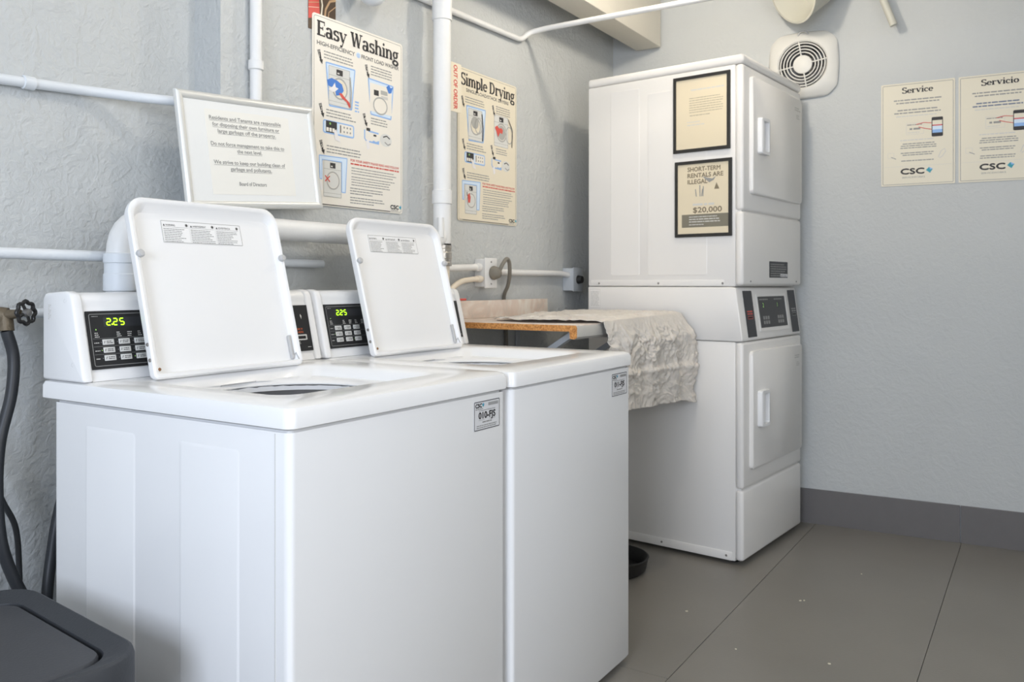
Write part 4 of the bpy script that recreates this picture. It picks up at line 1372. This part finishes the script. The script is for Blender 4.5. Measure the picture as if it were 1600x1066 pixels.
def bulged(s_, z, r_=0.05, k=0.014):
    out = []
    for u, v in rr(-s_, s_, -s_, s_, r_, 6, 8):
        q = max(0.0, 1 - (min(abs(u), abs(v)) / s_) ** 2)
        if abs(u) > abs(v):
            u += math.copysign(k * q, u)
        else:
            v += math.copysign(k * q, v)
        out.append((u, v, z))
    return out


base = rr(-0.138, 0.138, -0.138, 0.138, 0.05, 6, 8)


def fcirc(r_, z):
    return [(r_ * math.cos(math.atan2(v, u)), r_ * math.sin(math.atan2(v, u)), z) for u, v in base]


mb.loops([bulged(0.140, 0.0), bulged(0.140, 0.012), bulged(0.132, 0.022), fcirc(0.122, 0.034), fcirc(0.112, 0.036), fcirc(0.106, 0.030), fcirc(0.104, 0.0)])
mb.obj('housing', M_FANW, t, smooth=40)
MB().lathe([(0.1035, 0.004), (0.1035, -0.145), (0.0, -0.145)], n=40).obj('fan_duct', M_DUCT, t)
for r_ in (0.056, 0.070, 0.084, 0.098):
    n = 48
    MB().tube([(r_ * math.cos(2 * PI * i / n), r_ * math.sin(2 * PI * i / n), 0.030) for i in range(n + 1)], 0.0030, 8, False).obj('grille_ring', M_FANW, t)
MB().lathe([(0.0, 0.036), (0.036, 0.036), (0.042, 0.033), (0.043, 0.024)], n=32).obj('hub', M_FANW, t)
for k in range(4):
    a = math.radians(9 + 90 * k)
    MB().tube([(0.040 * math.cos(a), 0.040 * math.sin(a), 0.032), (0.106 * math.cos(a), 0.106 * math.sin(a), 0.032)], 0.0032, 8).obj('spoke', M_FANW, t)
for k in range(5):
    a = 2 * PI * k / 5
    c_, s_ = math.cos(a), math.sin(a)
    MB().add([(0.03 * c_ - 0.01 * s_, 0.03 * s_ + 0.01 * c_, 0.012), (0.095 * c_ - 0.03 * s_, 0.095 * s_ + 0.03 * c_, 0.011), (0.095 * c_ + 0.02 * s_, 0.095 * s_ - 0.02 * c_, 0.020), (0.03 * c_ + 0.01 * s_, 0.03 * s_ - 0.01 * c_, 0.016)], [(0, 1, 2, 3)]).obj('fan_blade', M_STRIP, t)
mb = MB().tube(spline([(-0.022, 0.134, 0.026), (-0.010, 0.150, 0.030), (0.012, 0.150, 0.032), (0.024, 0.138, 0.028)]), 0.004, 8)
mb.obj('wire_clip', M_BUMPER, t)

# ------------------------------------------------------------------ hood of a light fixture up by the fan
ax = Vector((-0.62, 0.55, -0.36)).normalized()
Mh = frame(far_pt(0.90, 2.46, 0.17), ax.cross(Vector((0, 0, 1))), ax.cross(ax.cross(Vector((0, 0, 1)))))
Mh = Matrix.Translation(far_pt(0.955, 2.415, 0.19)) @ ax.to_track_quat('Z', 'Y').to_matrix().to_4x4()
t = thing('flood_light', 'cream metal flood light hood by the ceiling above the fan', 'light fixture', Mh)
MB().lathe([(0.0, -0.16), (0.075, -0.16), (0.092, -0.15), (0.112, -0.10), (0.142, 0.02), (0.147, 0.03), (0.149, 0.036), (0.140, 0.036), (0.136, 0.02), (0.105, -0.08), (0.0, -0.10)], n=44).obj('hood', M_FIXT, t, smooth=30)
MB().tube([(0, 0, -0.155), (0, 0, -0.215)], 0.030, 18).obj('lamp_socket', M_FANW, t)
Pw = Mh.inverted() @ far_pt(0.93, CEIL_Z, 0.30)
MB().tube([(0, 0, -0.19), Pw], 0.010, 10).obj('mounting_arm', M_SCREW, t)

# ================================================================== PIPES
PY = -0.082                                            # centre of the waste pipe, off the wall
t = thing('waste_pipe', 'thick white painted waste pipe with elbow and steel clamp', 'pipe', Matrix.Translation((1.430, PY, 0)))
V = lambda x, z, y=0.0: (x - 1.430, y, z)
MB().tube(fillet([V(1.430, 1.236), V(1.430, 2.235), V(1.250, 2.235)], 0.09), 0.0315, 22).obj('upright_pipe', M_PIPEW, t)
MB().tube(fillet([V(1.25, 2.235), V(1.135, 2.235), V(1.115, 2.06), V(1.06, 2.004), V(1.005, 2.06), V(0.995, 2.60)], 0.07), 0.0315, 22).obj('trap_bend', M_PIPE, t)
MB().tube(fillet([V(1.430, 1.36), V(1.430, 1.254), V(0.205, 1.254), V(0.205, 0.60)], 0.085), 0.0305, 22).obj('level_pipe', M_PIPEW, t)
for z0, z1 in ((2.035, 2.115), (1.385, 1.435)):
    c_ = MB().lathe([(0.0315, z0), (0.0355, z0 + 0.002), (0.0355, z1 - 0.002), (0.0315, z1)], n=24).obj('coupling', M_PIPEW, t)
MB().lathe([(0.0305, 1.085), (0.036, 1.087), (0.036, 1.125), (0.034, 1.127), (0.034, 1.150), (0.036, 1.152), (0.036, 1.172), (0.0305, 1.174)], Matrix.Translation(V(0.205, 0)), n=24).obj('coupling', M_PIPE, t)
for z in (2.052, 2.098):
    MB().box(0.034, 0.046, -0.004, 0.004, z - 0.006, z + 0.006, 0.001).obj('clamp_screw', M_SCREW, t)
# steel band coupling and the cream standpipe below it
cl = MB().lathe([(0.026, 1.238), (0.034, 1.239), (0.0345, 1.228), (0.033, 1.226), (0.033, 1.215), (0.0345, 1.213), (0.0345, 1.192), (0.033, 1.190), (0.033, 1.180), (0.0345, 1.178), (0.0345, 1.166), (0.026, 1.165)], n=28)
cl.obj('steel_clamp', M_STEEL, t)
MB().lathe([(0.0, 1.2445), (0.0325, 1.2445), (0.0325, 1.238), (0.0, 1.238)], n=24).obj('rubber_sleeve', M_BLACK, t)
MB().tube([V(1.430, 1.17), V(1.430, 0.50)], 0.0265, 20).obj('standpipe', M_PVC, t)
MB().tube([V(1.395, 1.335, -0.02), V(1.395, 1.265, -0.022)], [0.010, 0.012], 12).obj('cleanout_plug', M_PIPEW, t)


def pipe(name, label, pts, r_, mt, rad=0.05, clips=(), parts=None):
    o = Vector(pts[0])
    t = thing(name, label, 'pipe', Matrix.Translation(o))
    P = [Vector(p) - o for p in pts]
    MB().tube(fillet(P, rad) if rad else P, r_, 16).obj('pipe_run', mt, t)
    for c_ in clips:
        c_ = Vector(c_[:3]) - o, c_[3]
        p, axis = c_
        A = {'x': (1, 0, 0), 'y': (0, 1, 0), 'z': (0, 0, 1)}[axis]
        MB().lathe([(r_, -0.014), (r_ * 1.28, -0.012), (r_ * 1.28, 0.012), (r_, 0.014)], Matrix.Translation(p) @ Vector(A).to_track_quat('Z', 'Y').to_matrix().to_4x4(), n=16).obj('pipe_collar', mt, t)
    return t


pipe('conduit', 'white conduit stepping out from the wall towards the framed notice', [(-1.6, 0.092, 1.505), (0.0, 0.092, 1.562), (0.235, 0.092, 1.576), (0.345, 0.03, 1.572), (0.440, -0.024, 1.572), (0.645, -0.024, 1.585)], 0.0125, M_PIPE, 0.06, [(0.088, 0.092, 1.567, 'x')])
pipe('supply_pipe', 'thin white pipe along the wall passing behind the open washer lids', [(-1.6, -0.022, 1.178), (0.905, -0.022, 1.163)], 0.0125, M_PIPE, 0)
pipe('water_pipe', 'pale pipe on the wall behind the tap valve', [(0.012, 0.052, 1.038), (0.30, 0.060, 1.030), (0.30, 0.060, 0.40)], 0.0115, M_PIPE, 0.04)
pipe('riser_conduit', 'thin white upright conduit running down to the framed notice', [(0.651, -0.022, CEIL_Z), (0.651, -0.022, 1.600)], 0.0165, M_PIPEW, 0, [(0.651, -0.022, 1.715, 'z')])
pipe('ceiling_conduit', 'thin white conduit turning off the wall and crossing below the beam', [(0.9, -0.018, 2.105), (2.065, -0.018, 2.135), (2.110, -0.030, 2.175), (2.125, -0.10, 2.185), (2.15, -3.415, 2.185)], 0.0115, M_PIPEW, 0.03)
pipe('stub_conduit', 'short conduit stub hanging at the top of the end wall', [far_pt(1.19, CEIL_Z, 0.09), far_pt(1.332, 2.225, 0.070)], 0.0155, M_FIXT, 0, [])
pipe('wall_conduit', 'white conduit between outlet box and the box behind the dryer', [(1.79, -0.021, 1.150), (2.40, -0.021, 1.149), (2.46, -0.030, 1.142)], 0.0125, M_PIPEW, 0.03)
pipe('wall_conduit', 'white conduit running from the waste pipe to the outlet box', [(1.475, -0.030, 1.158), (1.742, -0.030, 1.168)], 0.0125, M_PIPEW, 0, [(1.725, -0.030, 1.167, 'x')])
pipe('flexible_conduit', 'cream flexible conduit curving up into the outlet box', [tuple(p) for p in spline([(1.47, -0.050, 0.96), (1.50, -0.048, 1.055), (1.58, -0.044, 1.105), (1.66, -0.040, 1.118), (1.742, -0.038, 1.122)], 5)], 0.0105, M_PVC, 0, [(1.722, -0.038, 1.121, 'x')])
pipe('overhead_pipe', 'white pipe under the ceiling along the end wall', [far_pt(1.25, 2.52, 0.10), far_pt(3.40, 2.50, 0.10)], 0.022, M_PIPEW, 0)

# outlet box, plug with cord, and the box behind the dryer
t = thing('outlet_box', 'white electrical outlet box on the wall above the counter', 'outlet', Matrix.Translation((1.744, 0, 1.090)))
MB().box(0, 0.075, -0.050, -0.0005, 0, 0.110, 0.004).obj('box_body', M_PIPEW, t)
cvr = MB().box(-0.004, 0.079, -0.056, -0.050, -0.004, 0.114, 0.002).obj('cover_plate', M_PIPEW, t)
for z in (0.012, 0.098):
    MB().lathe([(0, 0.002), (0.003, 0.0018), (0.004, 0)], frame((0.037, -0.056, z), (1, 0, 0), (0, 0, 1)), n=10).obj('screw', M_SCREW, cvr)
t = thing('appliance_lead', 'brown appliance cord plugged into the outlet, looping down behind the counter', 'power cord', Matrix.Translation((1.790, -0.057, 1.145)))
pl_ = MB().lathe([(0.0, 0.0), (0.026, 0.0), (0.028, 0.006), (0.024, 0.020), (0.020, 0.030), (0.012, 0.036), (0.0, 0.037)], frame((0, 0, 0), (1, 0, 0), (0, 0, 1)), n=22)
pl_.obj('plug', M_CORD, t)
MB().tube(spline([(0.002, -0.028, 0.004), (0.012, -0.040, 0.036), (0.040, -0.040, 0.056), (0.068, -0.034, 0.040), (0.092, -0.020, -0.006), (0.116, 0.004, -0.050), (0.136, 0.032, -0.082), (0.150, 0.0445, -0.115), (0.165, 0.0445, -0.24), (0.17, 0.0445, -0.62)], 8), 0.0078, 12).obj('cord', M_CORD, t)
t = thing('junction_box', 'grey electrical box on the wall beside the dryer', 'electrical box', Matrix.Translation((2.455, 0, 1.070)))
MB().box(0, 0.085, -0.055, -0.0005, 0, 0.105, 0.004).obj('box_body', M_BOXG, t)
MB().box(-0.003, 0.088, -0.060, -0.055, -0.003, 0.108, 0.002).obj('cover_plate', M_BOXG, t)
MB().lathe([(0.0, 0.022), (0.016, 0.022), (0.020, 0.0)], frame((0.042, -0.060, 0.052), (1, 0, 0), (0, 0, 1)), n=16).obj('plug', M_BLACK, t)

# red lever valve behind the second washer
t = thing('lever_valve', 'small valve with red lever on the wall behind the washer console', 'valve', Matrix.Translation((1.545, -0.002, 1.030)))
MB().tube([(0, 0, 0), (0, -0.06, 0)], 0.012, 14).obj('valve_body', M_BRASS, t)
MB().box(-0.012, 0.050, -0.070, -0.060, 0.010, 0.018, 0.003).obj('lever', M_RED, t)
MB().tube([(0, -0.05, 0.004), (0, -0.066, 0.014)], 0.005, 10).obj('valve_stem', M_STEEL, t)

# ------------------------------------------------------------------ tap valve with black handwheel, and the hoses
t = thing('tap_valve', 'old brass tap valve with black handwheel on the wall beside the washer', 'valve', Matrix.Translation((0.012, 0.052, 1.038)))
MB().tube(fillet([(-0.12, 0.03, 0.004), (-0.02, 0.0, 0.0), (0.0, -0.02, -0.004)], 0.02), 0.0165, 16).obj('valve_body', M_BRASS, t)
MB().tube([(-0.008, -0.012, -0.004), (0.010, -0.055, 0.0)], [0.013, 0.009], 14).obj('valve_bonnet', M_BRASS, t)
MB().tube([(-0.003, -0.02, -0.002), (-0.004, -0.024, -0.038)], [0.014, 0.016], 14).obj('hose_nut', M_BRASS, t)
hn = Vector((0.30, -0.95, 0.05)).normalized()
Mw = Matrix.Translation((0.016, -0.066, 0.002)) @ hn.to_track_quat('Z', 'Y').to_matrix().to_4x4()
n = 40
wl = MB().tube([Mw @ Vector(((0.0235 + 0.0020 * math.cos(8 * a)) * math.cos(a), (0.0235 + 0.0020 * math.cos(8 * a)) * math.sin(a), 0)) for a in [2 * PI * i / n for i in range(n + 1)]], 0.0044, 10, False)
for k in range(4):
    a = PI / 2 * k + 0.4
    wl.tube([Mw @ Vector((0.006 * math.cos(a), 0.006 * math.sin(a), 0.001)), Mw @ Vector((0.022 * math.cos(a), 0.022 * math.sin(a), 0))], 0.0036, 8)
wo = wl.obj('handwheel', M_WHEEL, t)
MB().lathe([(0.0, 0.010), (0.008, 0.009), (0.010, 0.0), (0.008, -0.004)], Mw, n=14).obj('wheel_nut', M_SCREW, wo)


def hose(name, label, pts, r_, group=None):
    o = Vector(pts[0])
    mb = MB().tube([p - o for p in spline(pts, 8)], r_, 14)
    ob = mb.obj(name, M_RUBBER, None, Matrix.Translation(o))
    return tag(ob, label, 'hose', group)


hose('water_hose', 'thick black rubber hose hanging down from the tap valve', [(0.008, 0.028, 1.000), (0.022, 0.026, 0.940), (0.014, 0.02, 0.86), (-0.012, 0.014, 0.763), (-0.020, 0.010, 0.66), (-0.012, 0.006, 0.54), (0.020, 0.0, 0.438), (0.052, -0.005, 0.385), (0.105, -0.02, 0.34), (0.16, -0.05, 0.32)], 0.0125)
hose('power_cable', 'thin black cable hanging beside the thick hose', [(-0.075, 0.06, 0.80), (-0.028, 0.055, 0.735), (0.008, 0.05, 0.63), (0.038, 0.05, 0.56), (0.046, 0.05, 0.47), (0.047, 0.05, 0.36), (0.05, 0.06, 0.0)], 0.0062)
hose('drain_hose', 'black drain hose curving behind the washer by the bin', [(0.160, 0.05, 0.66), (0.130, 0.045, 0.56), (0.112, 0.04, 0.47), (0.098, 0.03, 0.40), (0.088, 0.02, 0.30), (0.09, 0.03, 0.013)], 0.0125)

# ------------------------------------------------------------------ counter with backsplash and brackets
CX0, CX1, CYF, CZT = 1.420, 2.285, -0.630, 0.970
t = thing('wall_counter', 'short laminate counter with raw orange chipboard end between washer and dryer', 'counter', Matrix.Translation((CX0, -0.004, 0)))
K = lambda x: x - CX0
YO = 0.004
MB().box(0.002, K(CX1), CYF + YO + 0.004, -0.024, CZT - 0.021, CZT, 0.0015).obj('counter_top', M_MARBLE, t)
nose = [(CYF + YO + 0.030, CZT - 0.021), (CYF + YO + 0.030, CZT - 0.044), (CYF + YO + 0.010, CZT - 0.046), (CYF + YO, CZT - 0.038), (CYF + YO, CZT - 0.008), (CYF + YO + 0.006, CZT - 0.0005), (CYF + YO + 0.030, CZT - 0.0005)]
MB().prism(nose, 0.002, K(CX1), lambda a, b, dd: (dd, a, b)).obj('front_nosing', M_LAMGREY, t, smooth=40)
core = [(-0.024, CZT - 0.0008), (CYF + YO + 0.006, CZT - 0.0008), (CYF + YO + 0.002, CZT - 0.008), (CYF + YO + 0.002, CZT - 0.040), (CYF + YO + 0.010, CZT - 0.045), (CYF + YO + 0.026, CZT - 0.044), (CYF + YO + 0.028, CZT - 0.021), (-0.024, CZT - 0.021)]
MB().prism(core, -0.0015, 0.0020, lambda a, b, dd: (dd, a, b)).obj('chipboard_end', M_PBOARD, t, smooth=0)
MB().box(0.0, 0.815, -0.045, -0.025, CZT + 0.0002, CZT + 0.068, 0.002).obj('backsplash', M_MARBLE, t)
for x in (0.12, 0.62):
    br = MB().box(x, x + 0.03, -0.006, -0.0008, 0.56, CZT - 0.022)
    br.box(x, x + 0.03, CYF + YO + 0.06, -0.006, CZT - 0.028, CZT - 0.0215)
    br.loops([[(x, -0.008, 0.58), (x + 0.03, -0.008, 0.58), (x + 0.03, -0.008, 0.605), (x, -0.008, 0.605)],
              [(x, CYF + YO + 0.09, CZT - 0.050), (x + 0.03, CYF + YO + 0.09, CZT - 0.050), (x + 0.03, CYF + YO + 0.09, CZT - 0.028), (x, CYF + YO + 0.09, CZT - 0.028)]], True, True)
    br.obj('bracket', M_BOXG, t, smooth=0)

# crumpled sheet lying on the counter and hanging over its front
NU, NV = 230, 230
X0, X1 = 1.575, 2.268
pathL_top = 0.44                                     # length lying on top
hang = 0.315
gv = []
for j in range(NV + 1):
    s_ = (pathL_top + hang) * j / NV                 # 0 at the back
    for i in range(NU + 1):
        u = i / NU
        x = X0 + (X1 - X0) * u
        q = Vector((x * 9, s_ * 8, 1.3))
        q += Vector((noise.noise(q), noise.noise(q + Vector((5, 2, 1))), 0)) * 0.9
        nz = noise.noise(q) * 0.30
        for fr, am in ((1.7, 0.42), (3.4, 0.36), (6.9, 0.26), (12.0, 0.14)):
            nz += (0.5 - 2.0 * abs(noise.noise(q * fr + Vector((fr, 3 * fr, 0))))) * am
        rid = 1 - abs(noise.noise(Vector((x * 13, s_ * 7 + 3, 7.7)))) * 2.0
        if s_ < pathL_top:
            y = CYF - 0.010 + (pathL_top - s_)
            k = 0.006 + 0.014 * (0.5 + 0.5 * noise.noise(Vector((x * 5, y * 5, 2.0))))
            z = CZT + 0.003 + k * (0.55 + 0.45 * nz + 0.25 * rid) + 0.010 * u
            z = max(z, CZT + 0.002)
            # round over the edge
            e = max(0.0, 1 - (pathL_top - s_) / 0.03)
            z -= 0.006 * e * e
        else:
            hgt = s_ - pathL_top
            k = min(1.0, hgt / 0.08)
            fold = math.sin(x * 34 + 2.2 * noise.noise(Vector((x * 4, s_ * 2, 0)))) * 0.010 * min(1.0, hgt / 0.2)
            y = CYF - 0.016 - k * (0.020 + 0.021 * nz + 0.006 * rid) - fold - 0.030 * k * u
            y -= 0.010 * math.exp(-((hgt - 0.19) / 0.012) ** 2)
            y = min(y, CYF - 0.003)
            stretch = 1.0 + 0.10 * u + 0.07 * noise.noise(Vector((x * 6, 0, 5))) - 0.12 * max(0, 0.25 - u) * 0
            z = CZT + 0.012 + 0.008 * u - hgt * stretch
            x += 0.022 * u * min(1, hgt / 0.2) * (0.4 + nz) * 0.5 + 0.008 * nz * k
            x = min(x, 2.283 + 0.0 * hgt)
        # slanted, ragged back-left edge of the part lying on the counter
        if s_ < pathL_top:
            x -= 0.09 * (1 - u) * math.sin(PI * min(1, (pathL_top - s_) / pathL_top)) + 0.010 * nz
            x = min(x, 2.283)
        gv.append((x, y, z))
gf = []
for j in range(NV):
    for i in range(NU):
        a = j * (NU + 1) + i
        gf.append((a, a + 1, a + NU + 2, a + NU + 1))
me = bpy.data.meshes.new('cloth_sheet')
oc = Vector((1.9, CYF, CZT))
me.from_pydata([tuple(Vector(p) - oc) for p in gv], [], gf)
me.materials.append(M_CLOTH)
me.shade_smooth()
cs = link('cloth_sheet', me, None, Matrix.Translation(oc))
sd = cs.modifiers.new('thickness', 'SOLIDIFY')
sd.thickness = 0.0016
sd.offset = 1.0
tag(cs, 'crumpled off white sheet draped over the counter and hanging down its front', 'cloth')

# ------------------------------------------------------------------ black bin in the near corner
BM_ = Matrix.Translation((-0.290, -0.440, 0)) @ Matrix.Rotation(math.radians(-6), 4, 'Z')
t = thing('waste_bin', 'black plastic bin with flat grey lid beside the washer', 'bin', BM_)
BW, BD, BH = 0.185, 0.245, 0.525
lp_ = lambda s_, z, r_: [(x, y, z) for x, y in rr(-BW * s_, BW * s_, -BD * s_, BD * s_, r_, 8, 4)]
MB().loops([lp_(0.74, 0.0, 0.05), lp_(0.76, 0.01, 0.055), lp_(0.92, BH - 0.07, 0.07)], True, True).obj('bin_body', M_BIN, t, smooth=40)
MB().loops([lp_(0.97, BH - 0.075, 0.075), lp_(1.0, BH - 0.070, 0.078), lp_(1.0, BH - 0.012, 0.078), lp_(0.985, BH - 0.003, 0.074), lp_(0.96, BH, 0.070), lp_(0.80, BH - 0.012, 0.050), lp_(0.785, BH - 0.030, 0.046)], True, True).obj('lid_rim', M_BIN, t, smooth=40)
MB().loops([lp_(0.765, BH - 0.032, 0.044), lp_(0.765, BH - 0.016, 0.044), lp_(0.750, BH - 0.012, 0.040)], True, True).obj('lid_flap', M_BINT, t, smooth=40)

# low black rubber pan on the floor behind the second washer
t = MB().lathe([(0.0, 0.0), (0.120, 0.0), (0.134, 0.012), (0.142, 0.050), (0.146, 0.058), (0.140, 0.060), (0.130, 0.050), (0.118, 0.012), (0.0, 0.010)], n=40).obj('rubber_pan', M_BLACK, None, Matrix.Translation((1.985, -0.475, 0)))
tag(t, 'round black pan on the floor between washer and dryer', 'pan')

# lint flecks on the floor
rf = random.Random(3)
mb = MB()
for x, y in ((2.05, -1.17), (2.06, -1.18), (1.72, -0.62), (1.60, -1.36), (1.36, -0.80), (1.38, -0.81), (1.55, -1.10), (1.75, -0.87), (2.45, -1.30)):
    a0 = rf.random() * 6
    r_ = 0.003 + 0.004 * rf.random()
    p = [(x + r_ * (0.6 + 0.6 * rf.random()) * math.cos(a0 + k * PI / 3), y + r_ * (0.6 + 0.6 * rf.random()) * math.sin(a0 + k * PI / 3)) for k in range(6)]
    mb.loops([[(u, v, 0.0) for u, v in p], [(u, v, 0.0015) for u, v in p]], True, True)
lf = mb.obj('lint_flecks', M_PAPERF, None, None, 0)
tag(lf, 'tiny white flecks of lint scattered on the floor', 'lint')
lf['kind'] = 'stuff'
